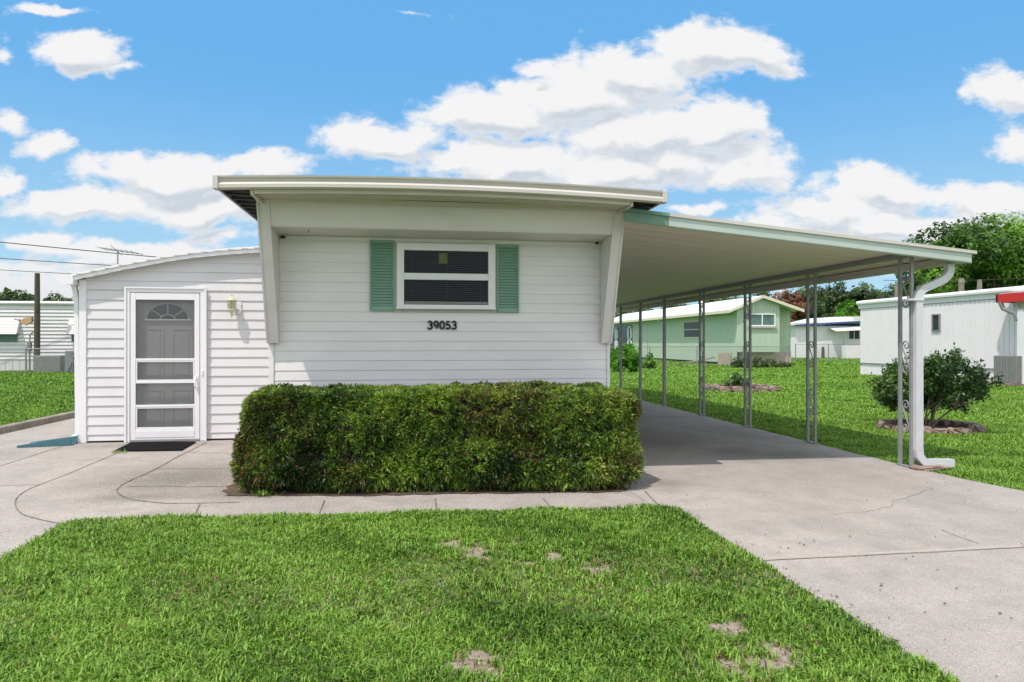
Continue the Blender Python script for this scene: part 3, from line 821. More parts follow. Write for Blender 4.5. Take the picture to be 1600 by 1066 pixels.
# window
win = MB(); X0, X1, Z0, Z1 = -.135, .919, 1.753, 2.444; Yf = HY-.06
gx0, gx1 = -.058, .842; g1a, g1b = 2.123, 2.365; g2a, g2b = 1.792, 2.052
def frame_rect(mb, x0, x1, z0, z1, t, ya, yb, bev=.003):
    tl, tr, tb, tt = t if isinstance(t, tuple) else (t,)*4
    mb.box(x0, x0+tl, ya, yb, z0, z1, bev); mb.box(x1-tr, x1, ya, yb, z0, z1, bev)
    mb.box(x0+tl, x1-tr, ya+.001, yb, z0, z0+tb, bev); mb.box(x0+tl, x1-tr, ya+.001, yb, z1-tt, z1, bev)
frame_rect(win, X0, X1, Z0, Z1, (gx0-X0, X1-gx1, .034, Z1-g1b), Yf, HY-.013)
win.box(gx0, gx1, Yf+.004, HY-.014, g2b, g1a, .003)
win.box(X0-.004, X1+.004, Yf-.012, Yf+.01, Z0-.016, Z0+.006, .002)
wo = win.build('window', M['trimw'], home)
fl = MB(); fl.box(X0-.025, X1+.02, HY-.018, HY-.0125, Z0-.045, Z0-.017); fl.box(X0-.025, X1+.02, HY-.018, HY-.0125, Z1+.001, Z1+.025)
fl.box(X0-.025, X0-.001, HY-.018, HY-.0125, Z0-.017, Z1+.001); fl.box(X1+.001, X1+.02, HY-.018, HY-.0125, Z0-.017, Z1+.001)
fl.build('flange', M['gutter'], wo)
nl = MB()
for k in range(9):
    for z in (Z0-.03, Z1+.012): nl.tube([(X0+.06+k*.118, HY-.022, z), (X0+.06+k*.118, HY-.016, z)], .004, 6)
build_pieces(nl, 'screw', M['joint'], wo)
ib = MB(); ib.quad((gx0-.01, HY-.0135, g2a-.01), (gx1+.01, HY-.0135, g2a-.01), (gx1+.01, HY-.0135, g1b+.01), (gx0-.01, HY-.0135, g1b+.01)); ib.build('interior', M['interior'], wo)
bl = MB(); z = g2a+.006
while z < g1b:
    if not (g2b-.004 < z < g1a): bl.add([(gx0+.01, HY-.026, z), (gx1-.01, HY-.026, z), (gx1-.01, HY-.020, z+.0065), (gx0+.01, HY-.020, z+.0065)], [(0, 1, 2, 3)])
    z += .0205
for x in (.03, .40, .76): bl.tube([(x, HY-.028, g2a), (x, HY-.028, g1b)], .0016, 4)
bl.build('blind', M['slat'], wo)
nt_ = MB(); nt_.box(.312, .405, HY-.0172, HY-.015, 2.232, 2.345); nt_.build('card', M['note'], wo)
for (za, zb) in ((g1a, g1b), (g2a, g2b)):
    pn = MB(); pn.quad((gx0, Yf+.022, za), (gx1, Yf+.022, za), (gx1, Yf+.022, zb), (gx0, Yf+.022, zb)); pn.build('pane', M['glass'], wo)
sb = MB(); sb.box(gx0+.004, gx1-.004, Yf+.006, Yf+.02, g2a, g2a+.028, .002); sb.build('sash_rail', M['acgrey'], wo)
# shutters
def shutter(x0, x1, z0, z1):
    s = MB(); frame_rect(s, x0, x1, z0, z1, (.018, .018, .05, .03), HY-.038, HY-.0125, .003)
    z = z0+.055
    while z < z1-.04:
        s.add([(x0+.018, HY-.034, z), (x1-.018, HY-.034, z), (x1-.018, HY-.0165, z+.027), (x0+.018, HY-.0165, z+.027), (x0+.018, HY-.018, z-.004), (x1-.018, HY-.018, z-.004)],
              [(0, 1, 2, 3), (4, 5, 1, 0)])
        z += .0305
    s.box(x0+.018, x1-.018, HY-.016, HY-.0128, z0+.05, z1-.03)
    s.build('shutter', M['shutter'], home)
shutter(-.417, -.160, 1.718, 2.468); shutter(.938, 1.183, 1.712, 2.45)
# house number
def digit(ch, x0, z0, h, w):
    """bold rounded digit as stroke paths in the x-z plane"""
    A = lambda cx, cz, rx, rz_, a0, a1, n=14: [(x0+w*(cx+rx*math.cos(R(a0+(a1-a0)*k/n))), z0+h*(cz+rz_*math.sin(R(a0+(a1-a0)*k/n)))) for k in range(n+1)]
    if ch == '0': return [A(.5, .5, .40, .42, 90, 450, 28)]
    if ch == '3': return [A(.48, .71, .34, .21, 165, -90, 16)+A(.46, .29, .40, .24, 88, -165, 18)]
    if ch == '5': return [[(x0+w*.82, z0+h*.90), (x0+w*.26, z0+h*.90), (x0+w*.19, z0+h*.53)]+A(.45, .32, .40, .25, 118, -155, 18)]
    if ch == '9': return [A(.5, .67, .36, .26, 0, 360, 24), A(.20, .62, .66, .56, 2, -62, 12)]
for k_, ch in enumerate("39053"):
    nb = MB(); zf = 0
    for path in digit(ch, .190+k_*.0645, 1.523, .094, .056):
        pts = [Vector((x, 0, z)) for x, z in path]; m = len(pts); yo = HY-.022-zf; zf += .0008
        closed = (pts[0]-pts[-1]).length < 1e-5
        Lp, Rp = [], []
        for q in range(m):
            t_ = (pts[min(q+1, m-1)]-pts[max(q-1, 0)]).normalized()
            if closed and q in (0, m-1): t_ = (pts[1]-pts[m-2]).normalized()
            nn = Vector((-t_.z, 0, t_.x))*.0098; Lp.append(pts[q]+nn); Rp.append(pts[q]-nn)
        vs = [(p.x, yo, p.z) for p in Lp]+[(p.x, yo, p.z) for p in Rp]+[(p.x, HY-.012, p.z) for p in Lp]+[(p.x, HY-.012, p.z) for p in Rp]
        fs = []
        for q in range(m-1): fs += [(q, q+1, m+q+1, m+q), (q, 2*m+q, 2*m+q+1, q+1), (m+q, m+q+1, 3*m+q+1, 3*m+q)]
        fs += [(0, m, 3*m, 2*m), (m-1, 3*m-1, 4*m-1, 2*m-1)]
        nb.add(vs, fs)
    nb.build('house_number_digit', M['black'], home)

# ================================================================== SIDE ADDITION
AY = 10.19; AX0 = -4.49
def atop(x):
    k = [(-4.70, 2.262), (-4.50, 2.323), (-3.875, 2.471), (-3.328, 2.589), (-2.983, 2.650), (-2.5, 2.708), (-2.116, 2.742), (-1.45, 2.76)]
    if x <= k[0][0]: return k[0][1]
    for (a, za), (c, zc) in zip(k, k[1:]):
        if x <= c: return za+(zc-za)*(x-a)/(c-a)
    return k[-1][1]
add_ = empty('side_addition', (-3, AY, 0), 'white vinyl sided side addition with curved roof and storm door, left of the home', 'building')
dl = at_y(198, 452, AY); dr = at_y(323, 690, AY)
DX0, DX1, DZ1 = dl.x, dr.x, dl.z+.01
b = siding(MB(), AX0+.07, HX0, .02, 3, AY, .1335, .015, holes=[(DX0+.02, DX1-.02, -1, DZ1-.02)], top=lambda x: atop(x)-.06, phase=.05)
b.box(AX0, AX0+.02, AY, 18, .02, 2.24)
b.build('wall', M['vinyl'], add_)
b = MB()
b.box(AX0-.004, AX0+.088, AY-.028, AY+.06, .0, atop(AX0)-.075, .003)
b.box(HX0-.06, HX0-.006, AY-.03, AY-.0, 0, 2.6); build_pieces(b, 'corner_trim', M['trimw'], add_)
nseg = 30; xs = [AX0-.06+(HX0+.02-AX0+.06)*i/nseg for i in range(nseg+1)]
rf = MB(); rf.prism([(x, atop(x)-.012) for x in xs]+[(x, atop(x)-.06) for x in xs][::-1], 'y', AY-.11, 18.2)
ra = rf.build('roof', M['roofw'], add_)
rf = MB()
for i in range(nseg):
    xa, xb = xs[i], xs[i+1]; za, zb = atop(xa), atop(xb)
    for (y0, y1, t0, t1) in ((AY-.150, AY-.112, .0, -.034), (AY-.134, AY-.113, -.036, -.088)):
        rf.add([(xa, y0, za+t1), (xb, y0, zb+t1), (xb, y0, zb+t0), (xa, y0, za+t0), (xa, y1, za+t1), (xb, y1, zb+t1), (xb, y1, zb+t0), (xa, y1, za+t0)],
               [(0, 1, 2, 3), (3, 2, 6, 7), (0, 4, 5, 1), (4, 7, 6, 5)])
rf.build('rake_trim', M['trimw'], ra)
rf = MB()
for k in range(17):
    x = AX0+.02+k*.178; rf.box(x, x+.09, AY-.156, AY-.151, atop(x+.045)-.030, atop(x+.045)-.018)
build_pieces(rf, 'trim_clip', M['gutter'], ra)
# gutter end and downspout at the left corner
gt = MB(); p0 = at_y(93, 432, AY-.12); 
gt.prism([(AX0-.015, 2.235), (AX0-.03, 2.285), (AX0-.17, 2.30), (AX0-.26, 2.30), (AX0-.275, 2.265), (AX0-.25, 2.262), (AX0-.20, 2.215), (AX0-.12, 2.17), (AX0-.02, 2.17)], 'y', AY-.16, 18)
gt.build('gutter', M['trimw'], ra)
ds = MB(); ds.sweep([(AX0-.075, AY+.0, 2.17), (AX0-.06, AY+.05, 2.0), (AX0-.05, AY+.06, .3), (AX0-.05, AY+.05, .12), (AX0-.1, AY+.03, .07), (AX0-.17, AY+.0, .045)], (0, 1, 0), .07, .055)
ds.build('downspout', M['trimw'], add_)
# door
def dp(px, py, Y=AY): p = at_y(px, py, Y); return p.x, p.z
dfr = MB()
dfr.box(DX0, DX0+.055, AY-.045, AY+.10, .0, DZ1, .004); dfr.box(DX1-.075, DX1, AY-.045, AY+.10, .0, DZ1, .004)
dfr.box(DX0+.055, DX1-.075, AY-.044, AY+.10, DZ1-.055, DZ1, .004)
dfr.box(DX0-.012, DX0+.014, AY-.06, AY-.046, 0, DZ1+.02); dfr.box(DX1-.014, DX1+.012, AY-.06, AY-.046, 0, DZ1+.02)
dfr.box(DX0-.012, DX1+.012, AY-.062, AY-.046, DZ1+.0, DZ1+.02); dfr.build('door_frame', M['trimw'], add_)
th = MB(); th.box(DX0+.056, DX1-.076, AY-.05, AY+.1, 0, .022, .003); th.build('threshold', M['acgrey'], add_)
SX0, SX1 = DX0+.062, DX1-.085; SZ1 = DZ1-.062
sd = MB(); fw = .068
sx0g, sx1g = SX0+fw, SX1-fw
bars = [(dp(0, 562)[1],), ]
zb = [dp(260, y)[1] for y in (469, 562, 597, 634, 669)]
frame_rect(sd, SX0, SX1, .026, SZ1, (fw, fw, zb[4]-.026, SZ1-zb[0]), AY-.04, AY-.012, .004)
for z in zb[1:4]: sd.box(sx0g, sx1g, AY-.038, AY-.015, z-.016, z+.016, .003)
so = sd.build('storm_door', M['trimw'], add_)
sc = MB(); sc.quad((sx0g, AY-.022, zb[4]), (sx1g, AY-.022, zb[4]), (sx1g, AY-.022, zb[0]), (sx0g, AY-.022, zb[0])); sc.build('screen', M['screen'], so)
kf = MB()
for (a, c) in ((zb[2]+.016, zb[1]-.016), (zb[4], zb[3]-.016)):
    kf = MB(); frame_rect(kf, sx0g+.003, sx1g-.003, a+.002, c-.002, .016, AY-.036, AY-.024, .002); kf.build('insert_frame', M['trimw'], so)
kp = MB(); kp.box(sx0g, sx1g, AY-.045, AY-.0405, .06, zb[4]-.03, .002); kp.build('kick_plate', M['trimw'], so)
hd = MB(); hx = SX1-.03; hz = dp(0, 600)[1]
hd.box(hx-.012, hx+.012, AY-.048, AY-.041, hz-.10, hz+.10, .003)
hd.sweep([(hx-.015, AY-.05, hz+.07), (hx-.02, AY-.085, hz+.05), (hx-.02, AY-.09, hz), (hx-.02, AY-.085, hz-.05), (hx-.015, AY-.05, hz-.07)], (1, 0, 0), .018, .014)
hd.box(DX1-.06, DX1-.035, AY-.06, AY-.046, hz+.10, hz+.17, .003)
hd.build('handle', M['trimw'], so)
# panelled entry door behind the screen
ed = MB(); EY = AY+.075
ed.box(DX0+.056, DX1-.076, EY, EY+.04, .024, DZ1-.056)
ex0, ex1 = DX0+.056, DX1-.076; ew = ex1-ex0
def raised(x0, x1, z0, z1):
    t = .018
    ed.box(x0, x1, EY-.008, EY, z0, z0+t); ed.box(x0, x1, EY-.008, EY, z1-t, z1)
    ed.box(x0, x0+t, EY-.008, EY, z0+t, z1-t); ed.box(x1-t, x1, EY-.008, EY, z0+t, z1-t)
    ed.box(x0+.05, x1-.05, EY-.007, EY, z0+.05, z1-.05, .005)
for s in (.14, .56):
    raised(ex0+ew*s, ex0+ew*(s+.30), .86, 1.58); raised(ex0+ew*s, ex0+ew*(s+.30), .2, .72)
eo = ed.build('entry_door', M['doorw'], add_)
fan = MB(); fx = (sx0g+sx1g)/2; fz = dp(0, 498)[1]; fr_ = .285; fh = .235
arc = [(fx+fr_*math.cos(t), fz+fh*math.sin(t)) for t in [math.pi*k/20 for k in range(21)]]
fan.tube([(x, EY-.012, z) for x, z in arc], .014, 6); fan.tube([(fx-fr_-.03, EY-.012, fz-.01), (fx+fr_+.03, EY-.012, fz-.01)], .017, 6)
arc2 = [(fx+.1*math.cos(t), fz+.07*math.sin(t)) for t in [math.pi*k/10 for k in range(11)]]; fan.tube([(x, EY-.012, z) for x, z in arc2], .01, 6)
for t in (R(38), R(90), R(142)): fan.tube([(fx+.1*math.cos(t), EY-.012, fz+.07*math.sin(t)), (fx+fr_*math.cos(t), EY-.012, fz+fh*math.sin(t))], .01, 6)
fan.build('fanlight_frame', M['trimw'], eo)
fg = MB(); fg.add([(fx, EY-.003, fz)]+[(x, EY-.003, z) for x, z in arc], [(0, i+1, i+2) for i in range(20)]); fg.build('fanlight_glass', M['darkpane'], eo)

# wall lamp
lp = at_y(363, 480, AY-.12)
lamp = empty('wall_lamp', (lp.x, AY-.02, lp.z), 'small cream lantern wall lamp right of the storm door', 'wall lamp')
LXc, LYc = lp.x-.005, AY-.135
l = MB(); l.box(lp.x+.01, lp.x+.10, AY-.03, AY-.019, lp.z-.09, lp.z+.08, .006); l.build('mounting_block', M['trimw'], lamp)
l = MB()
l.lathe(LXc, LYc, [(.008, lp.z+.175), (.014, lp.z+.165), (.006, lp.z+.15), (.03, lp.z+.138), (.062, lp.z+.10), (.066, lp.z+.093)], 12)
l.lathe(LXc, LYc, [(.052, lp.z-.03), (.054, lp.z-.04), (.03, lp.z-.075), (.012, lp.z-.095), (.016, lp.z-.11), (.006, lp.z-.135), (.008, lp.z-.15), (.002, lp.z-.165)], 12)
for k in range(6):
    a = k*math.pi/3+.3; l.tube([(LXc+.05*math.cos(a), LYc+.05*math.sin(a), lp.z-.03), (LXc+.063*math.cos(a), LYc+.063*math.sin(a), lp.z+.095)], .0035, 5)
l.tube([(lp.x+.05, AY-.03, lp.z-.02), (lp.x+.03, AY-.06, lp.z-.10), (LXc, LYc+.01, lp.z-.115), (LXc, LYc, lp.z-.07)], .007, 6)
l.tube([(LXc, LYc, lp.z+.17), (LXc, LYc, lp.z+.25)], .004, 5)
l.build('lantern_frame', M['lampcream'], lamp)
l = MB(); l.lathe(LXc, LYc, [(.045, lp.z-.028), (.058, lp.z+.09)], 6); l.build('glass', M['lampglass'], lamp)
l = MB(); l.lathe(LXc, LYc, [(.012, lp.z-.02), (.014, lp.z+.01), (.026, lp.z+.04), (.022, lp.z+.065), (.005, lp.z+.08)], 12); l.build('bulb', M['bulb'], lamp, True)

# doormat
dm0, dm1, dm2, dm3 = G(178, 706), G(284, 704.5), G(306, 691.5), G(205, 692.5)
b = MB(); vs = [dm0, dm1, dm2, dm3]
b.add([(v.x, v.y, .002) for v in vs]+[(v.x, v.y, .014) for v in vs], [(4, 5, 6, 7), (0, 1, 5, 4), (1, 2, 6, 5), (2, 3, 7, 6), (3, 0, 4, 7)])
tag(b.build('doormat', M['rubber']), 'black rubber doormat lying before the storm door', 'doormat')
# splash block
b = MB(); c0 = G(127, 690); sp0 = Vector((AX0-.08, 10.06, 0)); 
def splash():
    rows = []
    x0, x1 = -5.10, -4.50
    for k in range(9):
        t = k/8; x = x1+(x0-x1)*t; w = .10+.07*t; h = .075*(1-t)+.028
        yc = 10.05-.05*t
        rows.append([(x, yc-w, .0), (x, yc-w, h), (x, yc-w+.02, h), (x, yc-w+.03, .012), (x, yc+w-.03, .012), (x, yc+w-.02, h), (x, yc+w, h), (x, yc+w, 0)])
    vs = [p for r in rows for p in r]; m = 8
    fs = [(i*m+k, i*m+k+1, (i+1)*m+k+1, (i+1)*m+k) for i in range(8) for k in range(m-1)] + [tuple(range(m)), tuple(8*m+k for k in range(m))[::-1]]
    b.add(vs, fs)
splash(); tag(b.build('splash_block', M['blueplastic']), 'teal blue plastic splash block under the downspout at the left corner', 'splash block')
b = MB()
w_ = G(190, 708)
for k in range(26):
    a = random.uniform(0, 6.28); r_ = random.uniform(.02, .12); c = Vector((w_.x+random.uniform(-.12, .08), w_.y+random.uniform(-.05, .05), .002))
    t_ = c+Vector((math.cos(a)*r_*.5, math.sin(a)*r_*.5, r_*.5)); n_ = Vector((-math.sin(a), math.cos(a), 0))*.008
    b.add([c, c.lerp(t_, .5)+n_, t_, c.lerp(t_, .5)-n_], [(0, 1, 2, 3)])
o = b.build('weed', M['hedge']); a_ = o.data.attributes.new('tint', 'FLOAT', 'POINT'); a_.data.foreach_set('value', np.full(len(o.data.vertices), .6, dtype=np.float32))
tag(o, 'small green weed growing in the joint by the doormat', 'weed')

# ================================================================== HEDGE
def front_y(x): return 6.10 + (2.05-x)*(.36/3.6)
HGX0, HGX1, HGT = -1.60, 2.15, .915
def hedge():
    h = empty('hedge', (.25, 6.8, 0), 'long clipped boxy green hedge below the front wall window', 'hedge')
    # sample the skin of a rounded box
    def surf(n):
        s = rng.uniform(0, 1, n); P = np.zeros((n, 3)); N_ = np.zeros((n, 3))
        A = [3.7*.93, 3.7*.85, .85*.93, .85*.93]; c = np.cumsum(A)/sum(A)
        k = np.searchsorted(c, s); a, b_ = rng.uniform(0, 1, n), rng.uniform(0, 1, n)
        for i in range(n):
            if k[i] == 0: P[i] = (a[i], 0, b_[i]); N_[i] = (0, -1, .12)
            elif k[i] == 1: P[i] = (a[i], b_[i], 1); N_[i] = (0, 0, 1)
            elif k[i] == 2: P[i] = (0, a[i], b_[i]); N_[i] = (-1, 0, .12)
            else: P[i] = (1, a[i], b_[i]); N_[i] = (1, 0, .12)
        return P, N_
    def place(P, N_, inset=0.):
        q = P*2-1; # round corners: superellipse pull
        r = np.sum(np.abs(q[:, :])**14, 1)**(1/14)
        Ns = np.sign(q)*np.abs(q)**6; Ns[:, 2] = np.maximum(Ns[:, 2], 0)+.12*(np.abs(N_[:, 2]) < .9); Ns[:, 1] *= .9
        Ns /= np.linalg.norm(Ns, axis=1)[:, None]; N_[:] = Ns 
        qq = q/np.maximum(r, 1e-6)[:, None]*np.max(np.abs(q), 1)[:, None]
        qq[:, 2] = np.where(q[:, 2] < 0, q[:, 2], qq[:, 2])
        a = (qq+1)/2
        z = a[:, 2]*(HGT-.05)+.05
        taper = .10*(1-np.clip(z/.9, 0, 1))                    # a little wider at the foot on the left
        under = .10*np.clip(.16-z, 0, .16)/.16
        x0 = HGX0-.02+.17*(z/HGT)**1.6 + under; x1 = HGX1 - .02*(z/HGT) - under*.6
        X = x0+(x1-x0)*a[:, 0]
        yf = front_y(X) + .06*(z/HGT) + under*.8; Y = yf + (7.22-yf)*a[:, 1]
        out = np.column_stack([X, Y, z])
        n1 = sn(out, 5.5, 44)-.5; n2 = sn(out, 15, 45)-.5
        out = out + N_*(n1*.05+n2*.07-inset)[:, None]
        return out
    n = 23000
    P, Nn = surf(n); C = place(P, Nn, 0.); C -= Nn*(rng.exponential(.020, n)*(.5+2.4*np.clip(sn(C, 13, 91)-.35, 0, 1)))[:, None]
    kp = rng.uniform(0, 1, n) > .62*np.clip((sn(C, 24, 95)-.55)*6, 0, 1)
    C, Nn = C[kp], Nn[kp]; n = len(C)
    D = Nn*1.0 + np.array([0, 0, .45]) + rng.normal(0, .45, (n, 3)); 
    foot = C[:, 2] < .2; D[foot, 2] -= .9
    D /= np.linalg.norm(D, axis=1)[:, None]
    tone = sn(C, 3.0, 70)*.45 + sn(C, 11, 71)*.45
    m = 9
    Ci = np.repeat(C, m, 0); Di = np.repeat(D, m, 0); ti = np.repeat(tone, m) + np.repeat(rng.normal(0, .21, n), m)
    k = len(Ci); rd = rng.normal(0, 1, (k, 3)); rd /= np.linalg.norm(rd, axis=1)[:, None]
    L = Di*.75 + rd*.85; L /= np.linalg.norm(L, axis=1)[:, None]
    ln = rng.uniform(.026, .060, k)*np.where(Ci[:, 2] < .25, 1.45, 1.0); wd = ln*rng.uniform(.16, .27, k)
    side = np.cross(L, rng.normal(0, 1, (k, 3))); side /= np.linalg.norm(side, axis=1)[:, None]
    base = Ci; mid = base+L*(ln*.5)[:, None]; tip = base+L*ln[:, None]; tip[:, 2] -= ln*.12
    V = np.stack([base, mid+side*(wd/1)[:, None]*.5, tip, mid-side*(wd/1)[:, None]*.5], 1).reshape(-1, 3)
    t = (ti-.5)*1.2+.44
    brown = sn(C, 2.1, 88); bp_ = np.repeat(np.clip((brown-.5)*.9, 0, .28)+.065, m)
    br = rng.uniform(0, 1, k) < bp_
    t = np.clip(t, 0, .80); t[br] = rng.uniform(.83, 1, br.sum())
    f = np.arange(k*4).reshape(-1, 4)
    np_mesh('foliage', V, f, M['hedge'], np.repeat(t, 4), parent=h)
    # inner dark body of twigs
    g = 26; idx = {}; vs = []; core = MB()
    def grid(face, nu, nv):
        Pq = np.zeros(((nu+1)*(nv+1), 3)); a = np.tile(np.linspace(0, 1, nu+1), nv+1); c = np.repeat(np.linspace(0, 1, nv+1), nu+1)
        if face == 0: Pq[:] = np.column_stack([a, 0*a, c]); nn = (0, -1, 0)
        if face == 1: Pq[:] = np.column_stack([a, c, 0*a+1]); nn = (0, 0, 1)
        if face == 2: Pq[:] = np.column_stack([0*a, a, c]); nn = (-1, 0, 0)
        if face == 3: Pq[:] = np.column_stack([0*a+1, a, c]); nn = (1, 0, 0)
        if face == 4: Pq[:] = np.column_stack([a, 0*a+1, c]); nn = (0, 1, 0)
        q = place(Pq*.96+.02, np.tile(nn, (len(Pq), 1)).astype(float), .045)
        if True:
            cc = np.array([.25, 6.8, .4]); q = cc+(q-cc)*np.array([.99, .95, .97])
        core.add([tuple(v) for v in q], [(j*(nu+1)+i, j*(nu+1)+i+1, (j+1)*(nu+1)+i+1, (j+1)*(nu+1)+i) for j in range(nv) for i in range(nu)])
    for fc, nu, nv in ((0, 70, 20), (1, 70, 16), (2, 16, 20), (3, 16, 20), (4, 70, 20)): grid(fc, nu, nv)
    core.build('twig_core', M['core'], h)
    st = MB()
    for k2 in range(16):
        x = -1.35+k2*.22+random.uniform(-.05, .05); y = front_y(x)+random.uniform(.18, .4)
        st.tube([(x, y, 0), (x+random.uniform(-.04, .04), y, .12), (x+random.uniform(-.1, .1), y-.05, .3)], [.014, .012, .008], 6)
    build_pieces(st, 'stem', M['bark'], h)
hedge()
# low weeds at the hedge foot
def tuft(name, label, c, r, n, h, wd, m='hedge', tlo=.45, thi=.72):
    P = np.array(c)[None, :]+np.column_stack([rng.normal(0, r, n), rng.normal(0, r*.6, n), np.zeros(n)])
    a = rng.uniform(0, 6.28, n); el = rng.uniform(.3, 1.3, n); L = np.column_stack([np.cos(a)*np.cos(el), np.sin(a)*np.cos(el), np.sin(el)])
    ln = rng.uniform(.5, 1.2, n)*h; s = np.column_stack([-np.sin(a), np.cos(a), np.zeros(n)])*wd
    mid = P+L*(ln*.55)[:, None]; tip = P+L*ln[:, None]; tip[:, 2] -= ln*.15
    V = np.stack([P, mid+s, tip, mid-s], 1).reshape(-1, 3)
    o = np_mesh(name, V, np.arange(n*4).reshape(-1, 4), M[m], np.repeat(rng.uniform(tlo, thi, n), 4)); tag(o, label, 'weed'); return o
g = G(411, 775); tuft('weed', 'bright green weed at the left foot of the hedge', (g.x, g.y, .01), .05, 60, .07, .008)
g = G(527, 768); tuft('weed', 'narrow leaved green sprout below the hedge left of its middle', (g.x, g.y, .01), .02, 60, .13, .007)

# ================================================================== CARPORT
CX0, CX1, CY0, CY1 = 2.232, 6.05, 6.62, 19.2
cp = empty('carport', (5.45, 6.9, 0), 'open carport with sage front edge, white ceiling and grey posts over the driveway', 'carport')
def cz(x): return 2.734 - (x-2.13)*(.352/3.93)      # top of the roof
# ceiling / roof pan
b = MB(); 
b.add([(CX0, CY0+.012, cz(CX0)-.045), (CX1-.02, CY0+.012, cz(CX1)-.045), (CX1-.02, CY1, cz(CX1)-.045), (CX0, CY1, cz(CX0)-.045),
       (CX0, CY0+.012, cz(CX0)-.012), (CX1-.02, CY0+.012, cz(CX1)-.012), (CX1-.02, CY1, cz(CX1)-.012), (CX0, CY1, cz(CX0)-.012)],
      [(0, 3, 2, 1), (4, 5, 6, 7), (0, 1, 5, 4), (2, 3, 7, 6), (1, 2, 6, 5), (3, 0, 4, 7)])
# thin pan seams running with the slope
y = CY0+.35
while y < CY1-.1:
    b.add([(CX0+.01, y, cz(CX0)-.050), (CX1-.05, y, cz(CX1)-.050), (CX1-.05, y+.012, cz(CX1)-.0455), (CX0+.01, y+.012, cz(CX0)-.0455), (CX0+.01, y-.012, cz(CX0)-.0455), (CX1-.05, y-.012, cz(CX1)-.0455)],
          [(0, 3, 2, 1), (0, 1, 5, 4)])
    y += .305
b.build('roof_panel', M['ceil'], cp)
def slope_strip(mb, xa, xb, y0, y1, t0, t1):
    za, zb_ = cz(xa), cz(xb)
    mb.add([(xa, y0, za+t0), (xb, y0, zb_+t0), (xb, y1, zb_+t0), (xa, y1, za+t0), (xa, y0, za+t1), (xb, y0, zb_+t1), (xb, y1, zb_+t1), (xa, y1, za+t1)],
           [(0, 3, 2, 1), (4, 5, 6, 7), (0, 1, 5, 4), (1, 2, 6, 5), (2, 3, 7, 6), (3, 0, 4, 7)])
b = MB(); slope_strip(b, 2.60, CX1, CY0-.012, CY0+.010, -.128, -.034); slope_strip(b, 2.66, CX1, CY0-.004, CY0+.03, -.136, -.129)
b.build('front_fascia', M['sage'], cp)
b = MB(); slope_strip(b, CX0-.10, 2.599, CY0-.010, CY0+.010, -.130, -.034); b.build('front_fascia', M['sagedk'], cp, label='darker green stretch of the front edge next to the brow')
b = MB(); slope_strip(b, 2.60, CX1+.05, CY0-.03, CY0+.06, -.033, 0.0); b.build('drip_edge', M['gutter'], cp)
b = MB(); slope_strip(b, CX0-.10, 2.599, CY0-.028, CY0+.06, -.033, 0.0); b.build('drip_edge', M['sagedk'], cp)
# outer gutter
zr = cz(CX1)
b = MB(); b.prism([(CX1-.115, zr-.13), (CX1-.0, zr-.13), (CX1+.0, zr-.02), (CX1-.012, zr-.02), (CX1-.012, zr-.118), (CX1-.103, zr-.118), (CX1-.103, zr-.05), (CX1-.115, zr-.05)], 'y', CY0+.032, CY1)
b.build('gutter', M['gutter'], cp)
# beam over the posts
PX = 5.48; zbm = cz(PX)-.046
b = MB(); b.box(PX-.045, PX+.045, CY0+.05, CY1-.1, zbm-.058, zbm+.0, .004); b.build('beam', M['beam'], cp)
zp = zbm-.058
def scroll(cy, cz_, s=1.0, flip=1):
    """S scroll in the y-z plane, height about .36"""
    pts = []
    for k in range(23):          # upper curl, opening outwards
        a = R(-250)+k/22*R(450); r_ = .012+.046*(k/22)
        pts.append((-(.004+r_*math.cos(a)), .125+r_*1.05*math.sin(a)))
    up = [(cy+a_, cz_+b_) for a_, b_ in pts]; lo = [(cy-a_, cz_-b_) for a_, b_ in pts][::-1]
    return [(PX, y_, z_) for y_, z_ in up+lo]
posts_y = [6.89, 8.70, 10.50, 12.27]
for i, y in enumerate(posts_y):
    p = MB(); 
    p.box(PX-.006-.02, PX+.02, y-.10, y+.10, zp-.006, zp-.001); 
    po = p.build('post', M['post'], cp, label='decorative double post %s from the front' % ['first', 'second', 'third', 'fourth'][i])
    for s in (-1, 1):
        q = MB(); q.box(PX-.017, PX+.017, y+s*.0875-.017, y+s*.0875+.017, .012, zp-.006, .002); q.build('bar', M['post'], po)
    q = MB(); q.box(PX-.03, PX+.03, y-.115, y+.115, .0045, .012, .002); q.build('base_plate', M['post'], po)
    for zc_, fl_ in ((1.95, 1), (1.22, 1), (.56, 1)):
        q = MB(); pts = [p_ for p_ in scroll(y, zc_) if p_[2] < zp-.01]
        q.tube(pts, .0085, 6); q.build('scroll', M['post'], po)
for y, nm in ((14.2, 'fifth'), (15.76, 'sixth'), (17.3, 'seventh')):
    p = MB(); p.box(PX-.03, PX+.03, y-.03, y+.03, .012, zp-.001, .004); p.box(PX-.06, PX+.06, y-.06, y+.06, .0045, .012, .002)
    p.build('post', M['post'], cp, label='plain square post, %s from the front' % nm)
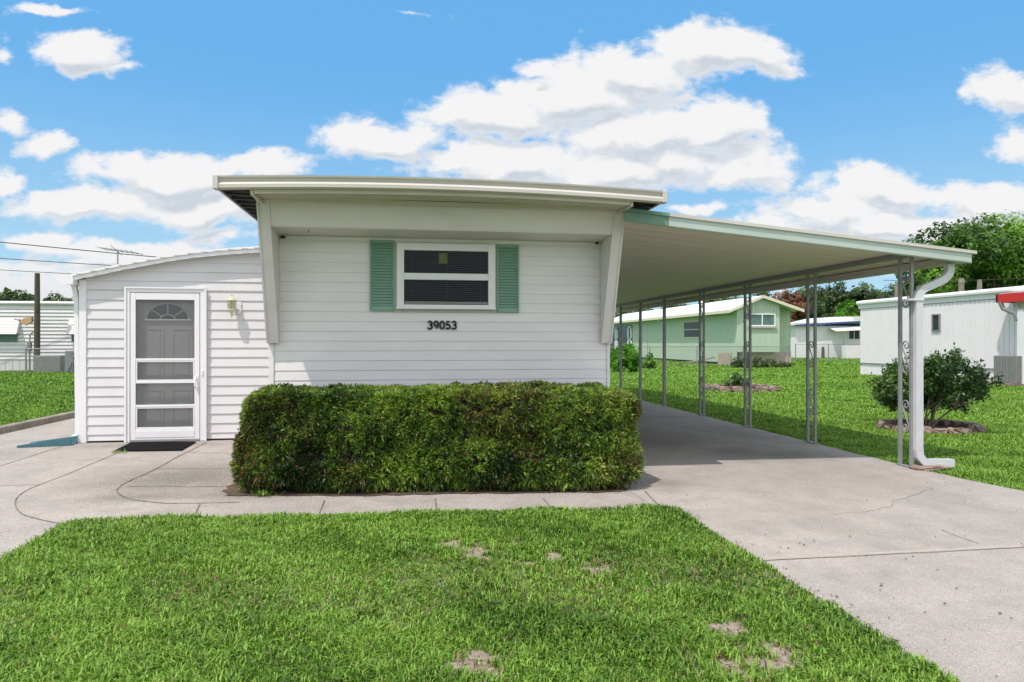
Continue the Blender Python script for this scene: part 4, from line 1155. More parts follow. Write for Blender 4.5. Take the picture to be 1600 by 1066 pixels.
# front downspout
dn = empty('downspout', (5.62, 6.72, 0), 'white rain downspout with elbow foot at the front carport post', 'downspout')
dx_, dy_ = 5.53, 6.77
path = [(CX1-.13, dy_, zr-.132), (CX1-.13, dy_, zr-.20), (CX1-.15, dy_, zr-.25), (CX1-.20, dy_, zr-.30), (CX1-.33, dy_, zr-.36), (dx_+.06, dy_, zr-.41), (dx_+.015, dy_, zr-.46), (dx_, dy_, zr-.54), (dx_, dy_, 1.2)]
b = MB(); b.sweep(path, (0, 1, 0), .065, .082); b.build('upper_pipe', M['down'], dn)
b = MB(); b.sweep([(dx_, dy_, 1.199), (dx_, dy_, .2), (dx_+.012, dy_, .13), (dx_+.06, dy_, .075), (dx_+.14, dy_-.0, .055), (dx_+.43, dy_-.0, .045)], (0, 1, 0), .068, .086)
for k in (-1, 0, 1): b.box(dx_+k*.024-.004, dx_+k*.024+.004, dy_-.039, dy_-.034, .2, 1.19)
b.build('lower_pipe', M['down'], dn)
b = MB(); b.box(dx_-.14, dx_+.046, dy_-.042, dy_+.04, 1.84, 1.862, .002); b.build('strap', M['down'], dn)
def rock_box(mb, x0, x1, y0, y1, z0, z1, j=.012, n=3):
    import bmesh
    bm = bmesh.new(); bmesh.ops.create_cube(bm, size=1); bmesh.ops.subdivide_edges(bm, edges=bm.edges[:], cuts=n, use_grid_fill=True)
    for v in bm.verts:
        c = v.co.copy(); c = c*(1-.10*(abs(c.x*2)**4*abs(c.y*2)**4+abs(c.z*2)**4*abs(c.x*2)**4))
        v.co = ((x0+x1)/2+c.x*(x1-x0)+random.uniform(-j, j), (y0+y1)/2+c.y*(y1-y0)+random.uniform(-j, j), max(z0, (z0+z1)/2+c.z*(z1-z0)+random.uniform(-j, j)*.6))
    bm.verts.index_update(); mb.add([v.co[:] for v in bm.verts], [tuple(v.index for v in f.verts) for f in bm.faces]); bm.free()
b = MB(); rock_box(b, 5.42, 5.84, 6.62, 6.80, .001, .035, .008); tag(b.build('paver', M['stone']), 'flat brown paver block under the carport downspout foot', 'paver')

# ================================================================== PLANTS: leaf clouds
def leaf_cloud(lobes, n, size, aspect=.55, seed=0, up=.35, shell=.55, tone=.0, squash=1.0):
    """lobes: (cx,cy,cz,r[,rz]); returns verts, faces, tint"""
    r = np.random.default_rng(seed); w = np.array([l[3]**2 for l in lobes]); w = w/w.sum()
    k = r.choice(len(lobes), n, p=w); C = np.array([l[:3] for l in lobes])[k]; Rr = np.array([l[3] for l in lobes])[k]
    RZ = np.array([(l[4] if len(l) > 4 else l[3]) for l in lobes])[k]
    d = r.normal(0, 1, (n, 3)); d /= np.linalg.norm(d, axis=1)[:, None]
    rad = 1-np.abs(r.normal(0, 1-shell, n))*.55; rad = np.clip(rad, .15, 1.08)
    bump = 1+.22*(sn(C+d*Rr[:, None], 2.6/np.mean(Rr), seed+3)-.5)*2
    P = C + d*np.column_stack([Rr, Rr, RZ])*(rad*bump)[:, None]
    # break into clumps, leaving gaps
    gap = sn(P, 5.2/np.mean(Rr), seed+9); keep = r.uniform(0, 1, n) < np.clip((gap-.22)*3.2, .05, 1)
    P, d, C_, gp_ = P[keep], d[keep], C[keep], gap[keep]; n = len(P)
    nm = d + np.array([0, 0, up]) + r.normal(0, .55, (n, 3)); nm /= np.linalg.norm(nm, axis=1)[:, None]
    a = np.cross(nm, r.normal(0, 1, (n, 3))); a /= np.linalg.norm(a, axis=1)[:, None]; b_ = np.cross(nm, a)
    s = size*r.uniform(.6, 1.35, n)
    tip = P+a*s[:, None]; bs = P-a*s[:, None]*.8; l = P+b_*(s*aspect)[:, None]; q = P-b_*(s*aspect)[:, None]
    V = np.stack([bs, l, tip, q], 1).reshape(-1, 3)
    t = .5 + (sn(P, 2.2/np.mean(Rr), seed+20)-.5)*.7 + (gp_-.5)*.35 + r.normal(0, .16, n) + tone
    return V, np.arange(n*4).reshape(-1, 4), np.repeat(np.clip(t, 0, 1), 4)
def limbs(base, targets, r0, seed=0, fork=.35, wob=.08, n=6):
    rr = random.Random(seed); mb = MB(); base = Vector(base)
    top = sum((Vector(t) for t in targets), Vector((0, 0, 0)))/len(targets); H = top.z-base.z
    fk = base + Vector(((top.x-base.x)*.25, (top.y-base.y)*.25, H*fork))
    mb.tube([base+Vector((0, 0, -.05)), base+Vector((0, 0, H*.05)), base.lerp(fk, .5)+Vector((rr.uniform(-1, 1), rr.uniform(-1, 1), 0))*wob*H*.2, fk], [r0*1.35, r0*1.05, r0*.9, r0*.8], 9)
    for t in targets:
        t = Vector(t); pts = []; 
        for k in range(n+1):
            q = k/n; p = fk.lerp(t, q); p += Vector((rr.uniform(-1, 1), rr.uniform(-1, 1), rr.uniform(-.3, .9)*math.sin(q*3.14)))*wob*H*math.sin(q*3.14)
            pts.append(p)
        mb.tube(pts, [r0*.6*(1-.85*k/n) for k in range(n+1)], 6)
    return mb
def tree(name, label, base, H, Rc, nl=9, leaves=9000, size=.16, m='tree', trunk_r=.2, seed=1, group=None, flat=.8, low=.35, cat='tree'):
    base = Vector(base); rr = random.Random(seed); t = empty(name, base, label, cat, group)
    lobes = [(base.x, base.y, base.z+H*(1-.38*flat), Rc*.62, H*.30)]
    for k in range(nl):
        a = k*2.4+rr.uniform(-.4, .4); q = Rc*rr.uniform(.35, .78); z = base.z+H*rr.uniform(low, .88)
        q *= math.sqrt(max(.15, 1-((z-base.z)/H-.55)**2*2.4)); lr = Rc*rr.uniform(.26, .42)
        lobes.append((base.x+q*math.cos(a), base.y+q*math.sin(a), min(z, base.z+H-lr*.9), lr, lr*flat))
    V, F_, T = leaf_cloud(lobes, int(leaves*1.7), size*.76, .6, seed)
    np_mesh('crown', V, F_, M[m], T, parent=t)
    limbs(base, [(l[0], l[1], l[2]) for l in lobes[1:]], trunk_r, seed).build('trunk', M['bark'], t)
    return t

# round stone ring with the big shrub
ring = empty('stone_edging', (SHR.x, SHR.y, -.03), 'round ring of rough brown edging stones around the big shrub', 'edging')
for k in range(22):
    a = k/22*2*math.pi; b = MB(); cxs, cys = SHR.x+.70*math.cos(a), SHR.y+.62*math.sin(a)
    rock_box(b, cxs-.085, cxs+.085, cys-.075, cys+.075, -.03, .075+random.uniform(-.015, .02), .016, 2); b.build('stone', M['stone'], ring)
bl_ = blob_sheet('mulch', [(SHR.x+.66*math.cos(k/10*6.283), SHR.y+.58*math.sin(k/10*6.283)) for k in range(10)], -.01, M['soil'], .02)
def big_shrub():
    base = Vector((SHR.x-.06, SHR.y, -.02)); t = empty('shrub', base, 'large loose dark green shrub with many thin bare stems inside a stone ring', 'shrub')
    rr = random.Random(5); tips = []; mb = MB()
    def branch(p, d, L, r, lev):
        pts = [p]; n = 5
        for k in range(n):
            d = (d+Vector((rr.uniform(-1, 1), rr.uniform(-1, 1), rr.uniform(-.5, .7)))*.20).normalized(); pts.append(pts[-1]+d*L/n)
        mb.tube(pts, [r*(1-.5*k/n) for k in range(n+1)], 5, cap=False)
        if lev >= 3: tips.append((pts[-1], d)); tips.append((pts[3], d)); return
        if lev >= 2: tips.append((pts[-1], d))
        for j in range(3 if lev else 3):
            q = rr.choice(pts[2:]); nd = (d+Vector((rr.uniform(-1, 1), rr.uniform(-1, 1), rr.uniform(-.45, .8)))*.85).normalized()
            branch(q, nd, L*rr.uniform(.55, .8), r*.55, lev+1)
        branch(pts[-1], d, L*.6, r*.5, lev+1)
    for k in range(11):
        a = k*2*math.pi/11+rr.uniform(-.2, .2); el = rr.uniform(.5, 1.4)
        branch(base+Vector((math.cos(a)*.05, math.sin(a)*.05, 0)), Vector((math.cos(a)*math.cos(el), math.sin(a)*math.cos(el), math.sin(el))), rr.uniform(.46, .60), .021, 0)
    tips = [(p, d) for p, d in tips if p.z > .12]
    n = len(tips); m = 17
    C = np.repeat(np.array([p[:] for p, _ in tips]), m, 0); D = np.repeat(np.array([d[:] for _, d in tips]), m, 0)
    k = len(C); L = D*.5+rng.normal(0, .8, (k, 3)); L /= np.linalg.norm(L, axis=1)[:, None]
    C = C+rng.normal(0, .040, (k, 3)); ln = rng.uniform(.04, .075, k); wd = ln*.26
    s = np.cross(L, rng.normal(0, 1, (k, 3))+np.array([0, 0, .5])); s /= np.linalg.norm(s, axis=1)[:, None]
    mid = C+L*(ln*.5)[:, None]; V = np.stack([C, mid+s*wd[:, None], C+L*ln[:, None], mid-s*wd[:, None]], 1).reshape(-1, 3)
    tt = np.clip(.42+(sn(C, 4, 12)-.5)*.6+rng.normal(0, .2, k), 0, 1)
    np_mesh('foliage', V, np.arange(k*4).reshape(-1, 4), M['shrub'], np.repeat(tt, 4), parent=t)
    mb.build('branches', M['barkl'], t)
    print('shrub tips', n)
big_shrub()

# square stone planter in the middle of the side yard
pc = PLN
pl = empty('planter_edging', (pc.x, pc.y, -.03), 'low oblong bed edged with weathered brown blocks in the middle of the side lawn', 'edging')
for k in range(5):
    for s in (-1, 1):
        b = MB(); x = pc.x-.92+k*.37; rock_box(b, x, x+.355, pc.y+s*.62-.08, pc.y+s*.62+.08, -.03, .125, .014, 2); b.build('block', M['stone'], pl)
for k in range(3):
    for s in (-1, 1):
        b = MB(); y = pc.y-.53+k*.36; rock_box(b, pc.x+s*.86-.07, pc.x+s*.86+.07, y, y+.34, -.03, .12, .014, 2); b.build('block', M['stone'], pl)
blob_sheet('bed_soil', [(pc.x-.78, pc.y-.54), (pc.x+.78, pc.y-.54), (pc.x+.78, pc.y+.54), (pc.x-.78, pc.y+.54)], .03, M['soil'], .01)
def leafy(name, label, base, lobes, n, size, m, cat, seed, stems=5, r0=.02):
    t = empty(name, base, label, cat); V, F_, T = leaf_cloud([(base[0]+a, base[1]+b_, base[2]+c, r) for a, b_, c, r in lobes], n, size, .5, seed)
    np_mesh('foliage', V, F_, M[m], T, parent=t)
    limbs(base, [(base[0]+a, base[1]+b_, base[2]+c) for a, b_, c, r in lobes], r0, seed, .15).build('stem', M['barkl'], t); return t
leafy('plant', 'small leafy green plant growing in the oblong block bed', (pc.x-.12, pc.y, .03), [(-.25, 0, .18, .17), (.05, .1, .26, .2), (.28, -.05, .16, .16), (-.05, -.1, .3, .14)], 900, .05, 'shrub', 'plant', 3)
gb = at_d(976, 578, 32.5); gb.z = -.03
leafy('bush', 'rounded bright green bush seen between wing and carport posts', tuple(gb), [(-.3, 0, .6, .5), (.25, 0, .75, .52), (0, 0, .95, .45), (.3, -.1, .35, .4), (-.4, -.1, .35, .36), (-.5, 0, .75, .34)], 20000, .05, 'treeb', 'bush', 8)
gb = at_d(1015, 572, 37); gb.z = -.03
leafy('plant', 'small pointed green plant below the shepherd hook', tuple(gb), [(0, 0, .35, .3), (0, 0, .65, .2), (-.2, 0, .2, .25), (.2, 0, .2, .22)], 1200, .07, 'tree', 'plant', 9)
gb = at_d(1190, 574, 38.2); gb.z = -.03
leafy('vine', 'low dark creeping vine in front of the green house skirting', tuple(gb), [(-1.4, 0, .22, .35), (-.9, 0, .25, .4), (-.2, 0, .2, .4), (.5, 0, .18, .38), (1.1, 0, .14, .3), (1.5, 0, .12, .25)], 3500, .08, 'treed', 'vine', 10)

# ================================================================== GREEN HOUSE
gh = empty('green_house', (20.16, 39.4, 0), 'mint green house with white gable roof behind the chain link fence', 'house')
GX0, GX1, GY0, GY1 = 19.88, 23.6, 39.4, 66.0
def vgroove_x(mb, X, y0, y1, z0, z1, pitch, depth, face=-1):
    """wall in the plane x=X facing -x with vertical ribs"""
    y = y0
    while y < y1-.001:
        ye = min(y+pitch, y1); g_w = pitch*.14
        mb.quad((X, y, z0), (X, y, z1), (X, ye-g_w, z1), (X, ye-g_w, z0))
        mb.quad((X, ye-g_w, z0), (X, ye-g_w, z1), (X+depth, ye-g_w*.5, z1), (X+depth, ye-g_w*.5, z0))
        mb.quad((X+depth, ye-g_w*.5, z0), (X+depth, ye-g_w*.5, z1), (X, ye, z1), (X, ye, z0)); y = ye
def vgroove_y(mb, Y, x0, x1, z0, z1f, pitch, depth):
    x = x0
    while x < x1-.001:
        xe = min(x+pitch, x1); g_w = pitch*.14; a, c, d = x, xe-g_w, xe-g_w*.5
        mb.quad((a, Y, z0), (c, Y, z0), (c, Y, z1f(c)), (a, Y, z1f(a)))
        mb.quad((c, Y, z0), (d, Y+depth, z0), (d, Y+depth, z1f(d)), (c, Y, z1f(c)))
        mb.quad((d, Y+depth, z0), (xe, Y, z0), (xe, Y, z1f(xe)), (d, Y+depth, z1f(d))); x = xe
RGX, RGZ = 21.45, 4.28
EL = (19.22, 3.36); ER = (24.15, 3.42)
def gz(x):
    return EL[1]+(RGZ-EL[1])*(x-EL[0])/(RGX-EL[0]) if x < RGX else RGZ+(ER[1]-RGZ)*(x-RGX)/(ER[0]-RGX)
b = MB(); vgroove_x(b, GX0, GY0, GY1, .12, gz(GX0)-.1, .2, .02)
BX1 = 22.70
vgroove_y(b, GY0, GX0, BX1, .80, lambda x: gz(x)-.08, .2, .02)
b.quad((BX1, GY0, .8), (BX1, 40.3, .8), (BX1, 40.3, gz(BX1)-.08), (BX1, GY0, gz(BX1)-.08))
b.quad((GX0, GY0, .8), (BX1, GY0, .8), (BX1, 40.3, .8), (GX0, 40.3, .8))
vgroove_y(b, 40.3, BX1, 23.95, .80, lambda x: gz(x)-.08, .2, .02)
b.quad((23.95, 40.3, 0), (23.95, GY1, 0), (23.95, GY1, 3.3), (23.95, 40.3, 3.3))
b.build('wall', M['greenwall'], gh)
b = MB(); b.box(GX0+.35, BX1-.1, GY0+.5, GY0+.7, 0, .799); b.box(BX1-.1, 23.97, 40.28, 40.5, 0, .799); b.box(GX0-.9, GX0-.1, GY0+.6, GY0+.75, 0, .75); build_pieces(b, 'skirting', M['pinkblock'], gh)
b = MB()
for (xa, za, xb, zb_) in ((EL[0], EL[1], RGX, RGZ), (RGX, RGZ, ER[0], ER[1])):
    b.add([(xa, 39.11, za), (xb, 39.11, zb_), (xb, 66.6, zb_), (xa, 66.6, za), (xa, 39.11, za-.05), (xb, 39.11, zb_-.05), (xb, 66.6, zb_-.05), (xa, 66.6, za-.05)],
          [(0, 1, 2, 3), (7, 6, 5, 4), (0, 4, 5, 1), (2, 6, 7, 3), (3, 7, 4, 0), (1, 5, 6, 2)])
rg = b.build('roof', M['roofw'], gh)
b = MB()
for (xa, za, xb, zb_) in ((EL[0], EL[1], RGX, RGZ), (RGX, RGZ, ER[0], ER[1])):
    b.add([(xa, 39.07, za-.16), (xb, 39.07, zb_-.16), (xb, 39.07, zb_+.02), (xa, 39.07, za+.02), (xa, 39.108, za-.16), (xb, 39.108, zb_-.16), (xb, 39.108, zb_+.02), (xa, 39.108, za+.02)],
          [(0, 1, 2, 3), (7, 6, 5, 4), (0, 4, 5, 1), (3, 2, 6, 7)])
b.box(EL[0]-.04, EL[0]-.002, 39.07, 66.6, EL[1]-.17, EL[1]+.02); b.build('fascia', M['cream'], rg)
b = MB(); b.tube([(21.0, 47, 4.1), (21.0, 47, 4.5)], .08, 8); b.build('vent_pipe', M['trimw'], rg)
def win_y(parent, x0, x1, z0, z1, Y, mp='darkpane', split='v', fm='winframe', t=.07):
    w = MB(); frame_rect(w, x0, x1, z0, z1, t, Y-.06, Y+.02, 0)
    if split == 'v': w.box((x0+x1)/2-.03, (x0+x1)/2+.03, Y-.05, Y+.02, z0+t, z1-t)
    if split == 'h': w.box(x0+t, x1-t, Y-.05, Y+.02, (z0+z1)/2-.03, (z0+z1)/2+.03)
    o = w.build('window', M[fm], parent); p = MB(); p.quad((x0+t, Y-.012, z0+t), (x1-t, Y-.012, z0+t), (x1-t, Y-.012, z1-t), (x0+t, Y-.012, z1-t)); p.build('pane', M[mp], o); return o
def win_x(parent, y0, y1, z0, z1, X, mp='darkpane', fm='winframe', t=.06, split=True):
    w = MB(); w.box(X-.05, X+.02, y0, y0+t, z0, z1); w.box(X-.05, X+.02, y1-t, y1, z0, z1); w.box(X-.049, X+.02, y0+t, y1-t, z0, z0+t); w.box(X-.049, X+.02, y0+t, y1-t, z1-t, z1)
    if split: w.box(X-.045, X+.02, y0+t, y1-t, (z0+z1)/2-.025, (z0+z1)/2+.025)
    o = w.build('window', M[fm], parent); p = MB(); p.quad((X-.012, y0+t, z0+t), (X-.012, y1-t, z0+t), (X-.012, y1-t, z1-t), (X-.012, y0+t, z1-t)); p.build('pane', M[mp], o); return o
a = at_y(1170, 490, GY0); c = at_y(1211, 510, GY0); wv = win_y(gh, a.x, c.x, c.z, a.z, GY0, 'greypane')
b = MB(); b.box(a.x-.1, c.x+.1, GY0-.12, GY0-.061, c.z-.12, c.z-.002); b.build('sill', M['pinkblock'], wv)
a = at_x(1069, 503, GX0); c = at_x(1096, 528, GX0); win_x(gh, c.y, a.y, 1.72, a.z, GX0, 'darkpane', 'cream')
a = at_x(1112, 491, GX0); b = MB(); b.box(GX0-.03, GX0, a.y-.9, a.y, a.z-.12, a.z+.04); b.build('wall_vent', M['shutter'], gh)
a = at_x(1034, 0, GX0-.2); b = MB(); b.tube([(EL[0]+.05, a.y, 3.2), (EL[0]+.5, a.y, 2.95), (GX0-.08, a.y, 2.8), (GX0-.08, a.y, .15)], .06, 6); b.build('downspout', M['trimw'], gh)
# screened porch at the far end
y1_ = at_x(960, 0, GX0).y; yb_ = at_x(988, 0, GX0).y
b = MB(); b.box(GX0-.04, GX0-.005, yb_, 66, .7, 3.0); b.build('porch_screen', M['darkpane'], gh)
for (pa, pb) in ((982, 988), (962, 966)):
    ya_, yc_ = at_x(pb, 0, GX0).y, at_x(pa, 0, GX0).y; b = MB(); b.box(GX0-.1, GX0-.041, ya_, ya_+.25, .6, 2.8); b.box(GX0-.1, GX0-.041, yc_-.25, yc_, .6, 2.8)
    b.box(GX0-.1, GX0-.041, ya_, yc_, 2.7, 2.85); b.box(GX0-.1, GX0-.041, ya_, yc_, 1.6, 1.75); b.build('porch_frame', M['winframe'], gh)
# leaning board in front of its wall
A = at_d(1072, 568, 39); B = at_d(1116, 558.5, 39); b = MB(); b.sweep([A+Vector((0, 0, .02)), B], (0, 1, 0), .25, .07)
tag(b.build('board', M['woodl']), 'long weathered grey board lying against the green house wall', 'board')
# shepherd hook
A = at_d(1012, 568, 37); hk = []
for k in range(13):
    a = math.pi*k/12; hk.append((A.x-.30+.30*math.cos(a), A.y, 1.75+.3*math.sin(a)))
b = MB(); b.tube([(A.x, A.y, -.03), (A.x, A.y, 1.75)]+hk[1:]+[(A.x-.68, A.y, 1.85)], .02, 6); tag(b.build('shepherd_hook', M['galv']), 'thin curled metal shepherd hook before the green house', 'garden hook')

# ================================================================== CHAIN LINK FENCES
def chain_mat():
    m = bpy.data.materials.new("chain_mesh"); nt = nodes_of(m); N = nt.nodes; L = nt.links
    p = N['Principled BSDF']; p.inputs['Base Color'].default_value = (.25, .25, .26, 1); p.inputs['Metallic'].default_value = .3
    t = N.new('ShaderNodeBsdfTransparent'); ms = N.new('ShaderNodeMixShader'); ms.inputs[0].default_value = .14
    L.new(t.outputs[0], ms.inputs[1]); L.new(p.outputs[0], ms.inputs[2]); L.new(ms.outputs[0], N['Material Output'].inputs[0]); return m
M['chain'] = chain_mat()
def fence(name, label, A, B, H, n, z=-.03, chain=True):
    A, B = Vector((A[0], A[1], z)), Vector((B[0], B[1], z)); f = empty(name, A, label, 'fence')
    b = MB(); b.tube([A+Vector((0, 0, H)), B+Vector((0, 0, H))], .022, 6); b.build('top_rail', M['galv'], f)
    for k in range(n+1):
        p = A.lerp(B, k/n); b = MB(); b.tube([p, p+Vector((0, 0, H+.03))], .034, 8); b.tube([p+Vector((0, 0, H+.03)), p+Vector((0, 0, H+.06))], [.036, .01], 8); b.build('fence_post', M['galv'], f)
    if chain:
        b = MB(); b.quad(A+Vector((0, 0, .04)), B+Vector((0, 0, .04)), B+Vector((0, 0, H-.02)), A+Vector((0, 0, H-.02))); b.build('mesh', M['chain'], f)
fence('chain_link_fence', 'low grey chain link fence crossing before the green house', at_y(940, 540, 38).xy, at_y(1232, 540, 38).xy, 1.18, 4)
fence('chain_link_fence', 'grey chain link fence before the far white house with blue fascia', at_y(1243, 540, 46).xy, at_y(1345, 540, 46).xy, 1.30, 2)

# ================================================================== WHITE RIBBED TRAILER (right)
tr = empty('ribbed_trailer', (19.8, 19, 0), 'white vertically ribbed mobile home with red porch fascia behind the shrub', 'mobile home')
TX, TY0, TY1 = 19.8, 17.9, 27.7
b = MB(); vgroove_x(b, TX, TY0, TY1, .5, 2.86, .20, .05)
b.quad((TX, TY1, 0), (TX, TY1, 2.9), (TX+3.6, TY1, 2.9), (TX+3.6, TY1, 0)); b.quad((TX, TY0, 0), (TX+3.6, TY0, 0), (TX+3.6, TY0, 2.9), (TX, TY0, 2.9))
b.build('wall', M['ribbed'], tr)
b = MB(); vgroove_x(b, TX+.03, TY0, TY1, -.03, .47, .16, .02); b.build('skirting', M['ribbed'], tr)
b = MB(); b.box(TX-.02, TX+.05, TY0, TY1+.03, .47, .5); b.box(TX-.012, TX+.02, TY0, TY1, 2.862, 2.885); build_pieces(b, 'trim_strip', M['beam'], tr)
b = MB(); b.prism([(TX-.02, 2.885), (TX-.02, 3.06), (TX-.12, 3.08), (TX-.13, 3.15), (TX-.08, 3.22), (TX+.2, 3.26), (TX+1.8, 3.34), (TX+3.6, 3.2), (TX+3.6, 2.885)], 'y', TY0-.05, TY1+.12)
b.build('roof', M['trimw'], tr)
a = at_x(1457, 491, TX); c = at_x(1470, 518, TX); win_x(tr, c.y, a.y, c.z, a.z, TX, 'darkpane', 'beam', .05, False)
a = at_x(1561, 470, TX-.5); b = MB(); b.box(TX-.62, TX-.55, 12.0, a.y, 2.70, 2.98); b.box(TX-.62, TX+3, a.y-.06, a.y, 2.70, 2.98)
b.build('porch_fascia', M['red'], tr)
b = MB(); b.box(TX-.549, TX+3.0, 12.0, a.y-.07, 2.955, 3.0); b.build('porch_roof', M['roofw'], tr)
pw = MB(); z = 0.0
while z < 2.69:
    pw.add([(TX-.18, 12, z), (TX-.18, a.y-1.05, z), (TX-.15, a.y-1.05, z+.15), (TX-.15, 12, z+.15)], [(0, 3, 2, 1)]); z += .15
pw.build('porch_wall', M['ribbed'], tr)
pc_ = at_x(1596, 0, TX-.45); b = MB(); b.box(TX-.5, TX-.36, pc_.y-.12, pc_.y+.12, 0, 2.45, .01); b.build('corner_post', M['trimw'], tr)
b = MB(); b.tube([(TX-.6, a.y-.15, 2.72), (TX-.55, a.y-.2, 2.5), (TX-.48, pc_.y+.2, 2.32), (TX-.46, pc_.y+.13, 2.1)], .07, 8); b.build('downspout', M['acgrey'], tr)
# AC unit
A = at_x(1552, 598, TX-.3); Cc = at_x(1587, 601, TX-.3)
ac = empty('air_conditioner', ((TX-.4), A.y, 0), 'grey boxy outdoor air conditioner on a slab against the ribbed trailer', 'air conditioner')
y0_, y1_ = at_x(1588, 0, TX-.7).y, at_x(1552, 0, TX-.7).y
b = MB(); b.box(TX-.7, TX-.1, y0_, y1_, .07, .96, .015); b.build('casing', M['acgrey'], ac)
b = MB(); k = 0; y = y0_+.35*(y1_-y0_)
while y < y1_-.06: b.box(TX-.716, TX-.701, y, y+.045, .12, .92); y += .11
b.build('louvre', M['galv'], ac)
b = MB(); b.box(TX-.8, TX-.05, y0_-.1, y1_+.9, -.02, .069); tag(b.build('concrete_pad', M['stone']), 'thin stained slab under the grey air conditioner', 'slab')

# ================================================================== FAR WHITE HOUSE WITH BLUE FASCIA
wh = empty('white_house', (28, 55, 0), 'far white house with blue roof fascia beyond the green house', 'house')
YW = 58.0
A = at_y(1237, 506, YW); B = at_y(1352, 499, YW)
b = MB(); b.box(A.x+.4, B.x, YW, YW+8, 0, 3.0); b.build('wall', M['trimw'], wh)
b = MB(); b.add([(A.x, YW-.5, 3.06), (B.x+.3, YW-.5, 3.50), (B.x+.3, YW+8, 3.50), (A.x, YW+8, 3.06), (A.x, YW-.5, 2.94), (B.x+.3, YW-.5, 3.38), (B.x+.3, YW+8, 3.38), (A.x, YW+8, 2.94)],
                [(0, 1, 2, 3), (4, 7, 6, 5), (0, 4, 5, 1), (1, 5, 6, 2), (2, 6, 7, 3), (3, 7, 4, 0)]); b.build('roof', M['roofw'], wh)
b = MB(); b.add([(A.x, YW-.55, 2.86), (B.x+.3, YW-.55, 3.30), (B.x+.3, YW-.505, 3.46), (A.x, YW-.505, 3.03)], [(0, 1, 2, 3)]); b.box(A.x-.02, B.x+.3, YW-.02, YW-.005, 2.9, 3.0)
b.build('fascia', M['blue'], wh)
b = MB(); p1 = at_y(1290, 495, YW); b.prism([(p1.x, 3.3), (p1.x+2.5, 3.85), (p1.x+7, 3.95), (p1.x+7, 3.3)], 'y', YW+2, YW+7); b.build('upper_roof', M['roofw'], wh)
p1 = at_y(1325, 515, YW-.0); p2 = at_y(1340, 531, YW); win_y(wh, p1.x, p2.x+.2, p2.z, p1.z, YW-.02, 'darkpane', 'v')
p1 = at_y(1306, 514, YW-1.2); b = MB(); b.add([(p1.x, YW-1.3, 2.45), (p1.x+3.2, YW-1.3, 2.6), (p1.x+3.2, YW, 2.95), (p1.x, YW, 2.8), (p1.x, YW-1.3, 2.40), (p1.x+3.2, YW-1.3, 2.55), (p1.x+3.2, YW, 2.9), (p1.x, YW, 2.75)],
    [(0, 1, 2, 3), (4, 7, 6, 5), (0, 4, 5, 1), (1, 5, 6, 2), (3, 7, 4, 0)]); b.build('awning', M['trimw'], wh)
b = MB(); p1 = at_y(1318, 0, YW-1.2); b.tube([(p1.x, YW-1.2, 0), (p1.x, YW-1.2, 2.5)], .06, 6); b.build('awning_post', M['galv'], wh)
b = MB(); p1 = at_y(1322, 0, YW-3); b.box(p1.x, p1.x+3, YW-3, YW-2.4, 0, 1.15); tag(b.build('storage_box', M['alu']), 'low pale box shed before the far white house', 'shed')
b = MB(); p1 = at_d(1286, 556, 62); b.tube([(p1.x, p1.y, 0), (p1.x, p1.y, 1.0)], [.16, .12], 7); tag(b.build('tree_stump', M['wood']), 'thin dark stump in front of the far white house', 'stump')
tag(sheet('far_path', 26, 42, 53.6, 54.6, -.02, M['concrete']), kind='structure')

# ================================================================== LEFT: WHITE TRAILER, POLE, FENCE
lt = empty('lap_sided_trailer', (-25, 34, .08), 'white trailer with horizontal lap siding behind the left lawn and pole', 'mobile home')
LTY = 34.2
xa = at_y(-140, 560, LTY).x; xb = at_y(190, 560, LTY).x
b = siding(MB(), xa, xb, .62, 3.15, LTY, .165, .05, phase=.0); b.box(xa, xb, LTY+.001, LTY+3.6, .1, 3.15); b.build('wall', M['vinyl'], lt)
b = MB(); vgroove_y(b, LTY-.02, xa, xb, .08, lambda x: .615, .3, .03); b.build('skirting', M['vinyl'], lt)
b = MB(); zt = lambda x: 3.30-.0*x
b.prism([(LTY-.12, 3.14), (LTY-.14, 3.2), (LTY-.05, 3.26), (LTY+1.8, 3.38), (LTY+3.7, 3.2), (LTY+3.7, 3.14)], 'x', xa, xb); b.build('roof', M['trimw'], lt)
def awning(px0, px1, py0, py1):
    p, q = at_y(px0, py0, LTY), at_y(px1, py1, LTY); b = MB()
    zt_, zb2 = p.z, q.z+.05
    n = 10
    for k in range(n):
        za = zb2+(zt_-zb2)*k/n; zc = zb2+(zt_-zb2)*(k+1)/n; ya = LTY-.34+.28*(k/n); yc = LTY-.34+.28*((k+1)/n)
        b.add([(p.x, ya, za), (q.x, ya, za), (q.x, yc, zc-.01), (p.x, yc, zc-.01)], [(0, 1, 2, 3)])
    for x in (p.x, q.x): b.add([(x, LTY-.34, zb2), (x, LTY-.06, zt_), (x, LTY-.06, zb2+.1)], [(0, 1, 2)])
    aw = b.build('awning', M['brow'], lt)
    w = MB(); w.box(p.x+.1, q.x-.1, LTY-.06, LTY-.051, zb2-.35, zt_-.1); w.build('window', M['greypane'], lt)
awning(-40, 32, 497, 524); awning(109, 160, 497, 524)
b = MB(); p = at_y(63, 580, 33.0); q = at_y(117, 556, 33.0); b.box(p.x, q.x-.3, 32.4, 33.6, .085, q.z+.02, .02); tag(b.build('storage_bin', M['acgrey']), 'low grey storage bin between the pole and the trailer', 'storage bin')
b = MB(); p = at_y(108, 580, 32.0); b.box(p.x, p.x+.9, 31.6, 32.3, .085, 1.05, .03)
for k in range(4): b.tube([(p.x+.1+k*.2, 31.58, .1), (p.x+.5-k*.1, 31.58, 1.0)], .025, 5)
tag(b.build('garden_cart', M['galv']), 'dark folded metal cart beside the grey bin at the annex corner', 'cart')
pole_p = at_d(57.5, 578, 30.3); pole_p.z = .08
